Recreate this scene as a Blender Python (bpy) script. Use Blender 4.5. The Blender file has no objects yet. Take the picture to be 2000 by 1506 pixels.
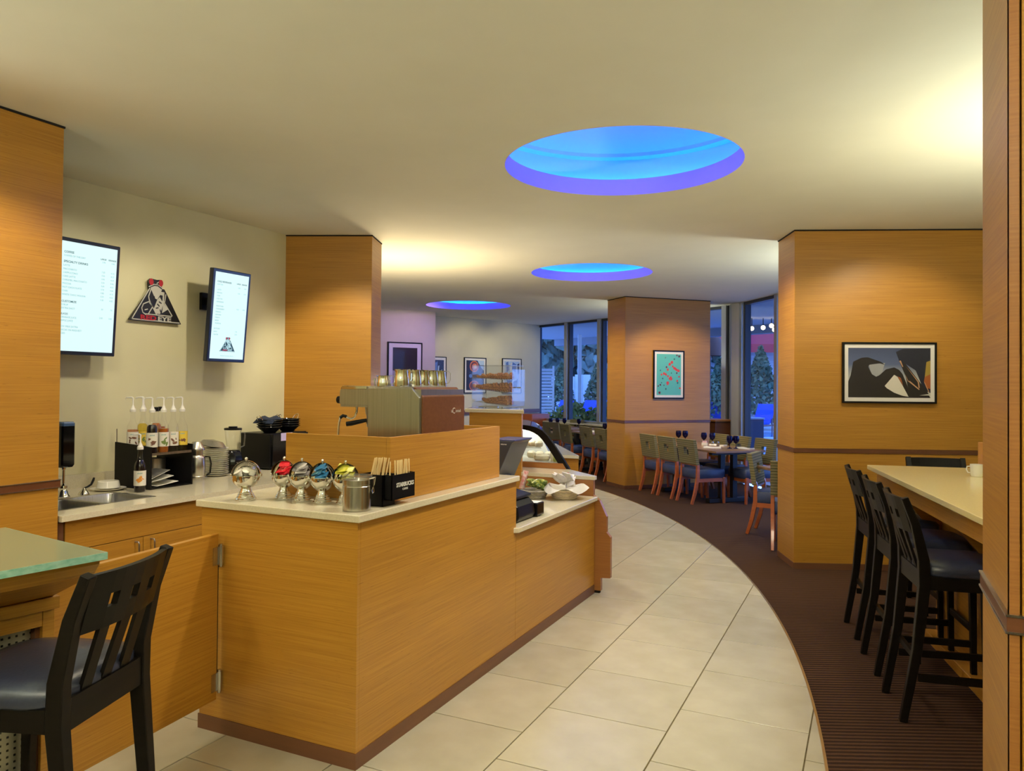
import bpy, bmesh, math, random
from mathutils import Vector, Matrix
random.seed(7)
SC = bpy.context.scene
COL = SC.collection
R = math.radians

# ------------------------------------------------------------------ camera
EYE = 1.6
YAW, PITCH, ROLL = R(25.332), R(0.76715), R(0.46494)
fw = Vector((-math.sin(YAW)*math.cos(PITCH), math.cos(YAW)*math.cos(PITCH), math.sin(PITCH)))
rt = Vector((math.cos(YAW), math.sin(YAW), 0))
up = rt.cross(fw)
rt2 = rt*math.cos(ROLL) + up*math.sin(ROLL)
up2 = up*math.cos(ROLL) - rt*math.sin(ROLL)
cd = bpy.data.cameras.new('camera')
cam = bpy.data.objects.new('camera', cd); COL.objects.link(cam)
cd.sensor_width = 36; cd.lens = 1476.84*36/2000
cd.shift_y = -(753-732.65)/2000
cd.clip_start = 0.05; cd.clip_end = 300
cam.matrix_world = Matrix(((rt2.x, up2.x, -fw.x, 0), (rt2.y, up2.y, -fw.y, 0), (rt2.z, up2.z, -fw.z, EYE), (0, 0, 0, 1)))
SC.camera = cam

# ------------------------------------------------------------------ view, world, lights
vs = SC.view_settings
vs.view_transform = 'Standard'; vs.look = 'None'; vs.gamma = 1; vs.use_curve_mapping = False
vs.exposure = -0.2
SC.cycles.use_denoising = True
SC.cycles.max_bounces = 10; SC.cycles.diffuse_bounces = 6; SC.cycles.glossy_bounces = 4
SC.cycles.transparent_max_bounces = 16; SC.cycles.transmission_bounces = 6
SC.cycles.caustics_reflective = False; SC.cycles.caustics_refractive = False
SC.cycles.sample_clamp_indirect = 4.0
w = bpy.data.worlds.new('dusk_sky'); SC.world = w; w.use_nodes = True
wn = w.node_tree.nodes; wl = w.node_tree.links
bg = wn['Background']
wtc = wn.new('ShaderNodeTexCoord'); wsep = wn.new('ShaderNodeSeparateXYZ'); wr = wn.new('ShaderNodeValToRGB')
wl.new(wtc.outputs['Generated'], wsep.inputs[0]); wl.new(wsep.outputs['Z'], wr.inputs[0]); wl.new(wr.outputs[0], bg.inputs[0])
wr.color_ramp.elements[0].color = (0.20, 0.38, 0.95, 1); wr.color_ramp.elements[1].color = (0.07, 0.19, 0.75, 1)
bg.inputs[1].default_value = 4.8

WARM = (1.0, 0.87, 0.64)
def lamp(name, kind, loc, energy, col=WARM, to=None, size=0.06, angle=90, blend=0.7, shape=None, size_y=None):
    d = bpy.data.lights.new(name, kind); d.energy = energy; d.color = col
    if kind == 'SPOT': d.spot_size = R(angle); d.spot_blend = blend; d.shadow_soft_size = size
    elif kind == 'AREA':
        d.size = size; d.shape = shape or 'DISK'
        if size_y: d.size_y = size_y
    else: d.shadow_soft_size = size
    o = bpy.data.objects.new(name, d); COL.objects.link(o); o.location = loc
    v = Vector(to)-Vector(loc) if to else Vector((0, 0, -1))
    o.rotation_euler = v.to_track_quat('-Z', 'Y').to_euler()
    return o
# unseen ceiling spots without fixtures that flood walkway, counters and dining room
for (x, y, e, a) in ((-0.95, 1.5, 26, 125), (-0.75, 3.9, 42, 125), (-1.15, 6.9, 60, 125), (-2.6, 9.4, 70, 125), (-2.55, 3.2, 45, 120),
                     (-2.9, 5.6, 55, 125), (-3.55, 1.4, 36, 120), (0.9, 4.6, 34, 120), (1.6, 0.6, 45, 130), (-1.2, -1.2, 55, 130),
                     (-4.9, 8.0, 70, 130), (-0.9, 10.4, 70, 130), (-4.4, 11.0, 70, 130), (-6.3, 13.6, 34, 130), (-4.2, 13.4, 60, 130)):
    lamp('unseen_ceiling_spot', 'SPOT', (x, y, 2.97), e*1.95, WARM, None, 0.07, a, 0.9)
# wall washers: they make the scallops on the veneered piers and on the menu wall; a few are added fill
def washer(x, y, tx, ty, tz, e, a=70, col=WARM): lamp('washer_and_fill_spot', 'SPOT', (x, y, 2.96), e, col, (tx, ty, tz), 0.04, a, 0.55)
washer(-3.1, 1.8, -4.0, 2.45, 1.2, 120, 80)
washer(-3.85, 4.75, -4.40, 5.78, 1.1, 120, 78)
washer(-3.7, 3.4, -4.98, 3.3, 1.2, 46, 95)
washer(-3.6, 4.35, -4.98, 4.3, 1.2, 46, 95)
washer(0.55, 6.35, 0.15, 7.45, 1.3, 62, 92)
washer(-0.45, 6.1, -0.1, 7.3, 1.0, 42, 88)
washer(-2.05, 10.75, -2.8, 12.05, 1.15, 105, 82, (1, .78, .48))
washer(-2.6, 10.3, -3.2, 11.6, 0.9, 45, 80, (1, .78, .48))
washer(-6.3, 13.3, -7.75, 14.0, 1.4, 52, 95, (1, .86, .52))
washer(-5.7, 14.4, -7.2, 15.3, 1.4, 52, 95, (1, .86, .52))
washer(-4.5, 10.5, -3.7, 11.6, 1.3, 55, 80, (1, .74, .42))
washer(-1.75, 6.75, -.72, 7.35, 1.4, 45, 80, (1, .74, .42))
washer(-0.95, 0.9, .30, 2.35, 1.3, 42, 60, (1, .80, .45))  # added fill, brightens the near pier
washer(-0.75, 3.3, -1.92, 3.3, 0.6, 135, 80)  # added fill for the counter side panel
washer(-0.85, 5.0, -1.92, 4.9, 0.4, 120, 85)  # second added fill, farther along the counter side
lamp('cove_accent', 'SPOT', (-6.5, 11.35, 3.02), 60, (0.86, 0.52, 0.95), (-8.0, 12.0, 1.9), 0.06, 95, 0.9)
lamp('cove_accent', 'SPOT', (-3.15, 8.5, 3.02), 22, (0.86, 0.50, 0.95), (-4.4, 6.1, 1.9), 0.06, 60, 0.9)
# first lamp makes the ceiling glow at right; the rest are unseen added fill
UPC = (0.98, 1.0, 0.83)
lamp('uplight_and_fill', 'SPOT', (0.85, 4.6, 2.0), 26, (1, 0.82, 0.42), (0.72, 4.95, 3.0), 0.1, 140, 0.9)
lamp('uplight_and_fill', 'AREA', (-4.75, 6.95, 1.6), 62, (1, 0.78, 0.48), (-4.75, 6.95, 3.0), 0.5)
for (x, y, e) in ((1.6, 4.4, 78), (0.4, 8.6, 75), (-3.1, 12.6, 36), (1.5, -1.4, 215), (-2.4, -1.7, 190), (-4.4, 0.2, 55)):
    lamp('uplight_and_fill', 'AREA', (x, y, 1.9), e, UPC, (x, y, 3.0), 0.5)
# added fill, unseen behind the viewpoint, brightens the near pier and stool backs
lamp('rear_fill_lamp', 'AREA', (-0.6, -0.9, 2.7), 34, WARM, (0.3, 2.4, 1.3), 0.5)

# ------------------------------------------------------------------ materials
def mat(name, col, rough=0.5, metal=0.0, spec=0.5, coat=0.0, emit=None, es=1.0, noise=None, bump=None, sheen=0):
    m = bpy.data.materials.new(name); m.use_nodes = True
    nt = m.node_tree; b = nt.nodes['Principled BSDF']
    b.inputs['Base Color'].default_value = (*col, 1); b.inputs['Roughness'].default_value = rough
    b.inputs['Metallic'].default_value = metal; b.inputs['Specular IOR Level'].default_value = spec
    b.inputs['Coat Weight'].default_value = coat; b.inputs['Coat Roughness'].default_value = 0.08
    if sheen: b.inputs['Sheen Weight'].default_value = sheen
    if emit: b.inputs['Emission Color'].default_value = (*emit, 1); b.inputs['Emission Strength'].default_value = es
    if noise:   # (scale vector, second colour, contrast lo, hi)
        sc, c2, lo, hi = noise
        tc = nt.nodes.new('ShaderNodeTexCoord'); mp = nt.nodes.new('ShaderNodeMapping'); n = nt.nodes.new('ShaderNodeTexNoise'); rp = nt.nodes.new('ShaderNodeValToRGB')
        mp.inputs['Scale'].default_value = sc; n.inputs['Scale'].default_value = 1.0; n.inputs['Detail'].default_value = 5
        nt.links.new(tc.outputs['Object'], mp.inputs[0]); nt.links.new(mp.outputs[0], n.inputs['Vector']); nt.links.new(n.outputs['Fac'], rp.inputs[0])
        rp.color_ramp.elements[0].position = lo; rp.color_ramp.elements[1].position = hi
        rp.color_ramp.elements[0].color = (*col, 1); rp.color_ramp.elements[1].color = (*c2, 1)
        nt.links.new(rp.outputs[0], b.inputs['Base Color'])
        if bump:
            bp = nt.nodes.new('ShaderNodeBump'); bp.inputs['Strength'].default_value = bump; bp.inputs['Distance'].default_value = 0.002
            nt.links.new(n.outputs['Fac'], bp.inputs['Height']); nt.links.new(bp.outputs[0], b.inputs['Normal'])
    return m

def veneer(name, c1, c2, c3, rough=0.38, coat=0.15):
    """bamboo-like veneer: long fine horizontal grain, broader tonal bands, small dark nodes"""
    m = bpy.data.materials.new(name); m.use_nodes = True; nt = m.node_tree; b = nt.nodes['Principled BSDF']
    N = nt.nodes.new; L = nt.links.new
    tc = N('ShaderNodeTexCoord')
    def nz(scale, detail=4):
        mp = N('ShaderNodeMapping'); mp.inputs['Scale'].default_value = scale; n = N('ShaderNodeTexNoise')
        n.inputs['Scale'].default_value = 1; n.inputs['Detail'].default_value = detail
        L(tc.outputs['Object'], mp.inputs[0]); L(mp.outputs[0], n.inputs['Vector']); return n
    g = nz((2.2, 2.2, 150), 3); bands = nz((0.4, 0.4, 9), 3); nd = nz((16, 16, 160), 2)
    r1 = N('ShaderNodeValToRGB'); r1.color_ramp.elements[0].position = 0.34; r1.color_ramp.elements[1].position = 0.68
    r1.color_ramp.elements[0].color = (*c1, 1); r1.color_ramp.elements[1].color = (*c2, 1)
    L(g.outputs['Fac'], r1.inputs[0])
    mx = N('ShaderNodeMixRGB'); mx.blend_type = 'MULTIPLY'; mx.inputs[0].default_value = 0.38
    r2 = N('ShaderNodeValToRGB'); r2.color_ramp.elements[0].position = 0.35; r2.color_ramp.elements[1].position = 0.65
    r2.color_ramp.elements[0].color = (0.72, 0.70, 0.66, 1); r2.color_ramp.elements[1].color = (1, 1, 1, 1)
    L(bands.outputs['Fac'], r2.inputs[0]); L(r1.outputs[0], mx.inputs[1]); L(r2.outputs[0], mx.inputs[2])
    r3 = N('ShaderNodeValToRGB'); r3.color_ramp.elements[0].position = 0.66; r3.color_ramp.elements[1].position = 0.74
    r3.color_ramp.elements[0].color = (0, 0, 0, 1); r3.color_ramp.elements[1].color = (0.5, 0.5, 0.5, 1)
    L(nd.outputs['Fac'], r3.inputs[0])
    m2 = N('ShaderNodeMixRGB'); m2.inputs[2].default_value = (*c3, 1); L(r3.outputs[0], m2.inputs[0]); L(mx.outputs[0], m2.inputs[1])
    L(m2.outputs[0], b.inputs['Base Color'])
    b.inputs['Roughness'].default_value = rough; b.inputs['Coat Weight'].default_value = coat; b.inputs['Coat Roughness'].default_value = 0.2
    return m

def glass(name, tint=(1, 1, 1), refl=0.5, rough=0.02, opac=0.0, body=(1, 1, 1)):
    """clear sheet or vessel glass: transparent with reflections that grow towards grazing view, same from both sides"""
    m = bpy.data.materials.new(name); m.use_nodes = True; nt = m.node_tree; nt.nodes.clear()
    N = nt.nodes.new; L = nt.links.new
    out = N('ShaderNodeOutputMaterial'); t = N('ShaderNodeBsdfTransparent'); g = N('ShaderNodeBsdfGlossy'); f = N('ShaderNodeLayerWeight'); mx = N('ShaderNodeMixShader'); pw = N('ShaderNodeMath'); mu = N('ShaderNodeMath')
    t.inputs[0].default_value = (*tint, 1); g.inputs['Roughness'].default_value = rough; f.inputs[0].default_value = 0.5
    pw.operation = 'POWER'; pw.inputs[1].default_value = 4.0; mu.operation = 'MULTIPLY_ADD'; mu.inputs[1].default_value = refl; mu.inputs[2].default_value = 0.06*refl
    L(f.outputs['Facing'], pw.inputs[0]); L(pw.outputs[0], mu.inputs[0]); L(mu.outputs[0], mx.inputs[0]); L(g.outputs[0], mx.inputs[2])
    if opac:
        d = N('ShaderNodeBsdfDiffuse'); d.inputs[0].default_value = (*body, 1); m1 = N('ShaderNodeMixShader'); m1.inputs[0].default_value = opac
        L(t.outputs[0], m1.inputs[1]); L(d.outputs[0], m1.inputs[2]); L(m1.outputs[0], mx.inputs[1])
    else: L(t.outputs[0], mx.inputs[1])
    L(mx.outputs[0], out.inputs[0]); return m

def stripes(name, cols, scale, rot=(0, 0, 0), rough=0.9, axis='X', distort=0.0):
    """repeating bands across one axis of the object's own space"""
    m = bpy.data.materials.new(name); m.use_nodes = True; nt = m.node_tree; b = nt.nodes['Principled BSDF']
    N = nt.nodes.new; L = nt.links.new
    tc = N('ShaderNodeTexCoord'); mp = N('ShaderNodeMapping'); mp.inputs['Rotation'].default_value = rot
    wv = N('ShaderNodeTexWave'); wv.wave_type = 'BANDS'; wv.bands_direction = axis; wv.inputs['Scale'].default_value = scale; wv.inputs['Distortion'].default_value = distort
    wv.inputs['Detail'].default_value = 2; wv.inputs['Detail Scale'].default_value = 4
    rp = N('ShaderNodeValToRGB'); rp.color_ramp.interpolation = 'LINEAR'
    while len(rp.color_ramp.elements) < len(cols): rp.color_ramp.elements.new(0.5)
    for i, c in enumerate(cols):
        rp.color_ramp.elements[i].position = i/(len(cols)-1); rp.color_ramp.elements[i].color = (*c, 1)
    L(tc.outputs['Object'], mp.inputs[0]); L(mp.outputs[0], wv.inputs['Vector']); L(wv.outputs['Fac'], rp.inputs[0]); L(rp.outputs[0], b.inputs['Base Color'])
    bp = N('ShaderNodeBump'); bp.inputs['Strength'].default_value = 0.35; bp.inputs['Distance'].default_value = 0.003; L(wv.outputs['Fac'], bp.inputs['Height']); L(bp.outputs[0], b.inputs['Normal'])
    b.inputs['Roughness'].default_value = rough; b.inputs['Specular IOR Level'].default_value = 0.2
    return m

M = {}
M['wood'] = veneer('bamboo_veneer', (0.395, 0.178, 0.020), (0.495, 0.246, 0.032), (0.19, 0.07, 0.010))
M['wood_dark'] = veneer('dark_bamboo_veneer', (0.30, 0.12, 0.03), (0.38, 0.16, 0.04), (0.18, 0.07, 0.02))  # darker brown veneer for edge strips, carcasses and end boards
M['wood_red'] = veneer('cherry_wood', (0.40, 0.085, 0.022), (0.50, 0.12, 0.03), (0.25, 0.05, 0.015), 0.3, 0.3)
M['rail'] = mat('walnut_rail', (0.105, 0.036, 0.014), 0.35, coat=0.2, noise=((2, 2, 60), (0.14, 0.05, 0.02), .3, .7))
M['plinth'] = mat('brown_plinth', (0.125, 0.05, 0.022), 0.45, noise=((3, 3, 40), (0.15, 0.06, 0.026), .3, .7))
M['gap'] = mat('shadow_gap', (0.012, 0.008, 0.005), 0.9)
M['wall'] = mat('cream_paint', (0.70, 0.67, 0.44), 0.85, spec=0.2, noise=((3, 3, 3), (0.68, 0.65, 0.42), .4, .6))
M['wall_white'] = mat('white_paint', (0.68, 0.66, 0.50), 0.85, spec=0.2, noise=((3, 3, 3), (0.66, 0.64, 0.48), .4, .6))
M['ceil'] = mat('ceiling_paint', (0.81, 0.81, 0.68), 0.9, spec=0.15, noise=((2, 2, 2), (0.79, 0.79, 0.66), .4, .6))
M['dome'] = mat('cove_glow_tint', (0.42, 0.66, 0.92), 0.8, spec=0.2, noise=((2, 2, 2), (0.41, 0.64, 0.90), .4, .6))  # blue light of the cove strips put into the dome colour
M['fascia'] = mat('fascia_glow_tint', (0.44, 0.36, 0.85), 0.8, spec=0.2, noise=((2, 2, 2), (0.43, 0.35, 0.83), .4, .6))  # violet strip glow tinted into the ring colour against warm bounce
M['stone'] = mat('cream_quartz', (0.62, 0.57, 0.42), 0.09, spec=0.6, noise=((160, 160, 160), (0.70, 0.65, 0.50), .35, .65))
M['stone_tan'] = mat('tan_quartz_top', (0.74, 0.64, 0.30), 0.16, spec=0.5, noise=((120, 120, 120), (0.78, 0.68, 0.35), .35, .65))
M['steel'] = mat('brushed_steel', (0.50, 0.50, 0.49), 0.22, 1.0, noise=((140, 140, 2), (0.40, 0.40, 0.39), .3, .7))
_nt = M['steel'].node_tree; _tg = _nt.nodes.new('ShaderNodeTangent'); _tg.direction_type = 'RADIAL'; _tg.axis = 'Z'; _b = _nt.nodes['Principled BSDF']
_nt.links.new(_tg.outputs[0], _b.inputs['Tangent']); _b.inputs['Anisotropic'].default_value = 0.75; _b.inputs['Roughness'].default_value = 0.30
M['steel_v'] = mat('brushed_steel_vertical', (0.62, 0.60, 0.55), 0.26, 1.0, noise=((140, 140, 2), (0.52, 0.50, 0.46), .3, .7))
M['chrome'] = mat('chrome', (0.86, 0.85, 0.82), 0.05, 1.0)
M['alu'] = mat('anodised_aluminium', (0.42, 0.44, 0.46), 0.4, 0.7, noise=((60, 60, 3), (0.46, 0.48, 0.50), .3, .7))
M['alu_dark'] = mat('dark_aluminium', (0.05, 0.06, 0.08), 0.4, 0.5)
M['black'] = mat('black_plastic', (0.004, 0.004, 0.005), 0.35, spec=0.22)
M['black_gloss'] = mat('black_gloss', (0.004, 0.004, 0.005), 0.12, spec=0.35)
M['black_wood'] = mat('ebony_stained_wood', (0.005, 0.0038, 0.003), 0.38, spec=0.12, coat=0.0, noise=((4, 4, 60), (0.008, 0.006, 0.0045), .3, .7))
M['leather'] = mat('navy_leather', (0.022, 0.028, 0.055), 0.34, spec=0.6, noise=((90, 90, 90), (0.028, 0.034, 0.062), .4, .6), bump=0.25)
M['leather_blue'] = mat('blue_seat_vinyl', (0.03, 0.05, 0.13), 0.4, spec=0.5, noise=((60, 60, 60), (0.038, 0.06, 0.15), .4, .6), bump=0.2)
M['fabric'] = stripes('striped_green_fabric', [(0.10, 0.09, 0.04), (0.20, 0.17, 0.08), (0.15, 0.19, 0.12), (0.26, 0.18, 0.08)], 11, (0, 0, 0), 0.9, 'Z')
M['orange_wood'] = mat('orange_stained_beech', (0.36, 0.085, 0.022), 0.3, coat=0.3, noise=((6, 6, 40), (0.44, 0.11, 0.03), .3, .7))
M['table_wood'] = mat('walnut_table_top', (0.20, 0.11, 0.06), 0.3, coat=0.2, noise=((30, 3, 30), (0.26, 0.15, 0.08), .3, .7))
M['white'] = mat('white_china', (0.78, 0.77, 0.70), 0.15, spec=0.6)
M['paper'] = mat('white_paper', (0.80, 0.79, 0.74), 0.8)
M['linen'] = mat('white_linen', (0.80, 0.79, 0.74), 0.9, noise=((200, 200, 200), (0.74, 0.73, 0.68), .4, .6), bump=0.2)
M['glass'] = glass('clear_glass')
M['pane'] = glass('window_glass', (0.92, 0.96, 1.0), 0.45)
M['acrylic'] = glass('clear_acrylic', (0.96, 0.97, 0.97), 0.7, 0.03, 0.05, (0.9, 0.9, 0.9))
M['frost'] = glass('green_edged_glass', (0.80, 0.92, 0.80), 0.6, 0.03, 0.6, (0.50, 0.52, 0.34))
M['glass_edge'] = mat('green_glass_edge', (0.26, 0.58, 0.46), 0.15, spec=0.7, noise=((30, 30, 60), (0.45, 0.75, 0.63), .35, .65))
M['cobalt'] = glass('cobalt_glass', (0.03, 0.04, 0.42), 0.6, 0.02, 0.35, (0.004, 0.004, 0.10))
M['grout'] = mat('grout', (0.10, 0.075, 0.035), 0.9, noise=((40, 40, 40), (0.13, 0.10, 0.045), .4, .6))
M['brass'] = mat('brass_strip', (0.62, 0.48, 0.25), 0.3, 1.0)
M['bronze'] = mat('bronze_metallic_paint', (0.15, 0.055, 0.02), 0.3, 0.35, coat=0.3, noise=((60, 60, 60), (0.17, 0.065, 0.025), .4, .6))
def plain(name, c, rough=0.6, **k):
    if name not in M: M[name] = mat(name, c, rough, **k)
    return M[name]
def emissive(name, c, s):
    if name not in M: M[name] = mat(name, (0.02, 0.02, 0.02), 0.5, emit=c, es=s)
    return M[name]
def floor_tile_mat():
    m = mat('porcelain_tile', (0.44, 0.415, 0.315), 0.25, spec=0.45, noise=((5, 5, 5), (0.485, 0.46, 0.36), .35, .65))
    nt = m.node_tree; b = nt.nodes['Principled BSDF']; oi = nt.nodes.new('ShaderNodeObjectInfo'); mx = nt.nodes.new('ShaderNodeMixRGB'); mr = nt.nodes.new('ShaderNodeMapRange')
    mr.inputs['To Min'].default_value = 0.88; mr.inputs['To Max'].default_value = 1.0
    src = b.inputs['Base Color'].links[0].from_socket
    mx.blend_type = 'MULTIPLY'; mx.inputs[0].default_value = 1
    nt.links.new(oi.outputs['Random'], mr.inputs['Value']); nt.links.new(src, mx.inputs[1]); nt.links.new(mr.outputs[0], mx.inputs[2]); nt.links.new(mx.outputs[0], b.inputs['Base Color'])
    return m
M['tile'] = floor_tile_mat()
def carpet_mat():
    m = stripes('ribbed_brown_carpet', [(0.018, 0.0065, 0.0024), (0.032, 0.0125, 0.005), (0.075, 0.035, 0.016)], 9.5, (0, 0, R(-24)), 0.95, 'Y', 0.5)
    return m
M['carpet'] = carpet_mat()

# ------------------------------------------------------------------ mesh helpers
class MB:
    def __init__(s): s.v = []; s.f = []; s.mi = []; s.mat = Matrix.Identity(4)
    def add(s, vs, fs, mi=0):
        o = len(s.v); s.v += [s.mat @ Vector(v) for v in vs]
        for f in fs: s.f.append([o+i for i in f]); s.mi.append(mi)
        return s
    def box(s, x0, y0, z0, x1, y1, z1, mi=0):
        x0, x1 = min(x0, x1), max(x0, x1); y0, y1 = min(y0, y1), max(y0, y1); z0, z1 = min(z0, z1), max(z0, z1)
        return s.add([(x0, y0, z0), (x1, y0, z0), (x1, y1, z0), (x0, y1, z0), (x0, y0, z1), (x1, y0, z1), (x1, y1, z1), (x0, y1, z1)],
                     [(0, 3, 2, 1), (4, 5, 6, 7), (0, 1, 5, 4), (1, 2, 6, 5), (2, 3, 7, 6), (3, 0, 4, 7)], mi)
    def loft(s, rings, mi=0, caps=True):
        n = len(rings[0]); vs = [p for r in rings for p in r]; fs = []
        for k in range(len(rings)-1):
            for i in range(n):
                j = (i+1) % n; fs.append((k*n+i, k*n+j, (k+1)*n+j, (k+1)*n+i))
        if caps: fs.append(tuple(range(n-1, -1, -1))); fs.append(tuple(range((len(rings)-1)*n, len(rings)*n)))
        return s.add(vs, fs, mi)
    def prism(s, poly, z0, z1, mi=0):   # poly counter-clockwise in xy
        return s.loft([[(x, y, z0) for x, y in poly], [(x, y, z1) for x, y in poly]], mi)
    def prism_xz(s, poly, y0, y1, mi=0):
        a = sum(poly[i][0]*poly[(i+1) % len(poly)][1]-poly[(i+1) % len(poly)][0]*poly[i][1] for i in range(len(poly)))
        if a < 0: poly = poly[::-1]
        return s.loft([[(x, y1, z) for x, z in poly], [(x, y0, z) for x, z in poly]], mi)
    def lathe(s, prof, seg=24, c=(0, 0, 0), mi=0, a0=0, a1=None):
        full = a1 is None; n = seg if full else seg+1; A = 2*math.pi if full else a1-a0
        vs = []; fs = []
        for r, z in prof:
            for i in range(n):
                t = a0+A*i/seg; vs.append((c[0]+r*math.cos(t), c[1]+r*math.sin(t), c[2]+z))
        for k in range(len(prof)-1):
            for i in range(seg):
                j = (i+1) % n if full else i+1
                if prof[k][0] < 1e-6: fs.append((k*n+i, (k+1)*n+j, (k+1)*n+i))
                elif prof[k+1][0] < 1e-6: fs.append((k*n+i, k*n+j, (k+1)*n+i))
                else: fs.append((k*n+i, k*n+j, (k+1)*n+j, (k+1)*n+i))
        return s.add(vs, fs, mi)
    def cyl(s, x, y, z0, z1, r, seg=20, mi=0, r2=None):
        r2 = r if r2 is None else r2
        return s.lathe([(0, z0), (r, z0), (r2, z1), (0, z1)], seg, (x, y, 0), mi)
    def tube(s, pts, r, seg=8, mi=0, closed=False):
        pts = [Vector(p) for p in pts]; n = len(pts); rings = []; ref = Vector((0, 0, 1))
        rr = r if isinstance(r, (list, tuple)) else [r]*n
        for k, p in enumerate(pts):
            if closed: t = pts[(k+1) % n]-pts[k-1]
            else: t = pts[min(k+1, n-1)]-pts[max(k-1, 0)]
            t.normalize()
            if abs(t.dot(ref)) > 0.95: ref = Vector((1, 0, 0)) if abs(t.x) < 0.9 else Vector((0, 1, 0))
            a = t.cross(ref).normalized(); b = a.cross(t).normalized(); ref = b
            rings.append([tuple(p+a*math.cos(2*math.pi*i/seg)*rr[k]+b*math.sin(2*math.pi*i/seg)*rr[k]) for i in range(seg)])
        if closed: rings.append(rings[0]); return s.loft(rings, mi, False)
        return s.loft(rings, mi)
    def bar(s, p, q, w, d, mi=0, wq=None, dq=None, side=(1, 0, 0)):
        """tapered rectangular bar from p to q; w along `side`, d across"""
        p = Vector(p); q = Vector(q); t = (q-p).normalized(); a = Vector(side); a = (a-t*a.dot(t)).normalized(); b = t.cross(a)
        wq = w if wq is None else wq; dq = d if dq is None else dq
        def ring(c, w_, d_): return [tuple(c+a*i*w_/2+b*j*d_/2) for i, j in ((-1, -1), (1, -1), (1, 1), (-1, 1))]
        return s.loft([ring(p, w, d), ring(q, wq, dq)], mi)
    def path_bar(s, pts, w, d, mi=0, side=(1, 0, 0)):
        rings = []; pts = [Vector(p) for p in pts]; n = len(pts)
        for k, p in enumerate(pts):
            t = (pts[min(k+1, n-1)]-pts[max(k-1, 0)]).normalized(); a = Vector(side); a = (a-t*a.dot(t)).normalized(); b = t.cross(a)
            ww = w[k] if isinstance(w, (list, tuple)) else w; dd = d[k] if isinstance(d, (list, tuple)) else d
            rings.append([tuple(p+a*i*ww/2+b*j*dd/2) for i, j in ((-1, -1), (1, -1), (1, 1), (-1, 1))])
        return s.loft(rings, mi)
    def poly(s, pts, mi=0): return s.add(pts, [tuple(range(len(pts)))], mi)
    def sphere(s, c, r, seg=16, rings=10, mi=0, sc=(1, 1, 1)):
        m0 = s.mat; s.mat = m0 @ Matrix.Translation(c) @ Matrix.Diagonal((*sc, 1))
        s.lathe([(r*math.sin(math.pi*k/rings) if 0 < k < rings else 0, -r*math.cos(math.pi*k/rings)) for k in range(rings+1)], seg, (0, 0, 0), mi); s.mat = m0; return s
    def build(s, name, mats, parent=None, world=None, bevel=0, smooth=35, loc=None, rz=0, seg=2):
        """world = base point of the parent thing when the vertices were given in room coordinates"""
        me = bpy.data.meshes.new(name)
        vs = [v-Vector(world) for v in s.v] if world is not None else s.v
        me.from_pydata([tuple(v) for v in vs], [], s.f)
        if not isinstance(mats, (list, tuple)): mats = [mats]
        for m in mats: me.materials.append(m)
        if len(mats) > 1: me.polygons.foreach_set('material_index', s.mi)
        me.validate(); me.update()
        if smooth:
            me.shade_smooth(); me.set_sharp_from_angle(angle=R(smooth))
        o = bpy.data.objects.new(name, me); COL.objects.link(o)
        if parent: o.parent = parent
        if loc: o.location = loc
        if rz: o.rotation_euler.z = rz
        if bevel:
            b = o.modifiers.new('bevel', 'BEVEL'); b.width = bevel; b.segments = seg; b.limit_method = 'ANGLE'; b.angle_limit = R(40); b.harden_normals = False
        return o

def tag(o, label=None, cat=None, group=None, kind=None):
    if label: o['label'] = label
    if cat: o['category'] = cat
    if group: o['group'] = group
    if kind: o['kind'] = kind
    return o
def thing(name, label, cat, loc=(0, 0, 0), rz=0, group=None):
    o = bpy.data.objects.new(name, None); COL.objects.link(o); o.location = loc; o.rotation_euler.z = rz; o.empty_display_size = 0.1
    return tag(o, label, cat, group)
def struct(name, loc=(0, 0, 0), rz=0):
    o = bpy.data.objects.new(name, None); COL.objects.link(o); o.location = loc; o.rotation_euler.z = rz; o['kind'] = 'structure'; return o
def kids(o): return [c for c in KIDS.get(o.name, [])]
KIDS = {}
def copy_tree(o, label=None, loc=None, rz=None, group=None, parent=None):
    c = o.copy(); COL.objects.link(c)
    if parent: c.parent = parent
    for ch in [x for x in COL.objects if x.parent == o]: copy_tree(ch, parent=c)
    if label: c['label'] = label
    if group: c['group'] = group
    if loc is not None: c.location = loc
    if rz is not None: c.rotation_euler.z = rz
    return c
def text_mesh(name, lines, mat_, parent, M4, extrude=0.0008):
    """lines: (string, x, y, size, align[, bold offset]) in the plane of M4; all joined into ONE flat mesh of lettering"""
    mb = MB()
    for ln in lines:
        s, x, y, size, al = ln[:5]; off = ln[5] if len(ln) > 5 else 0
        cu = bpy.data.curves.new('lettering', 'FONT'); cu.body = s; cu.size = size; cu.align_x = al; cu.extrude = extrude; cu.offset = off; cu.resolution_u = 2
        ob = bpy.data.objects.new('lettering', cu); COL.objects.link(ob)
        dg = bpy.context.evaluated_depsgraph_get(); me = bpy.data.meshes.new_from_object(ob.evaluated_get(dg))
        mb.mat = M4 @ Matrix.Translation((x, y, 0))
        mb.add([v.co.copy() for v in me.vertices], [tuple(p.vertices) for p in me.polygons])
        bpy.data.objects.remove(ob); bpy.data.curves.remove(cu); bpy.data.meshes.remove(me)
    mb.mat = Matrix.Identity(4)
    return mb.build(name, mat_, parent, smooth=0)
def frame4(o, x, y):   # local frame with origin o, axes x and y
    o = Vector(o); x = Vector(x).normalized(); y = Vector(y).normalized(); z = x.cross(y)
    return Matrix(((x.x, y.x, z.x, o.x), (x.y, y.y, z.y, o.y), (x.z, y.z, z.z, o.z), (0, 0, 0, 1)))
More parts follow.
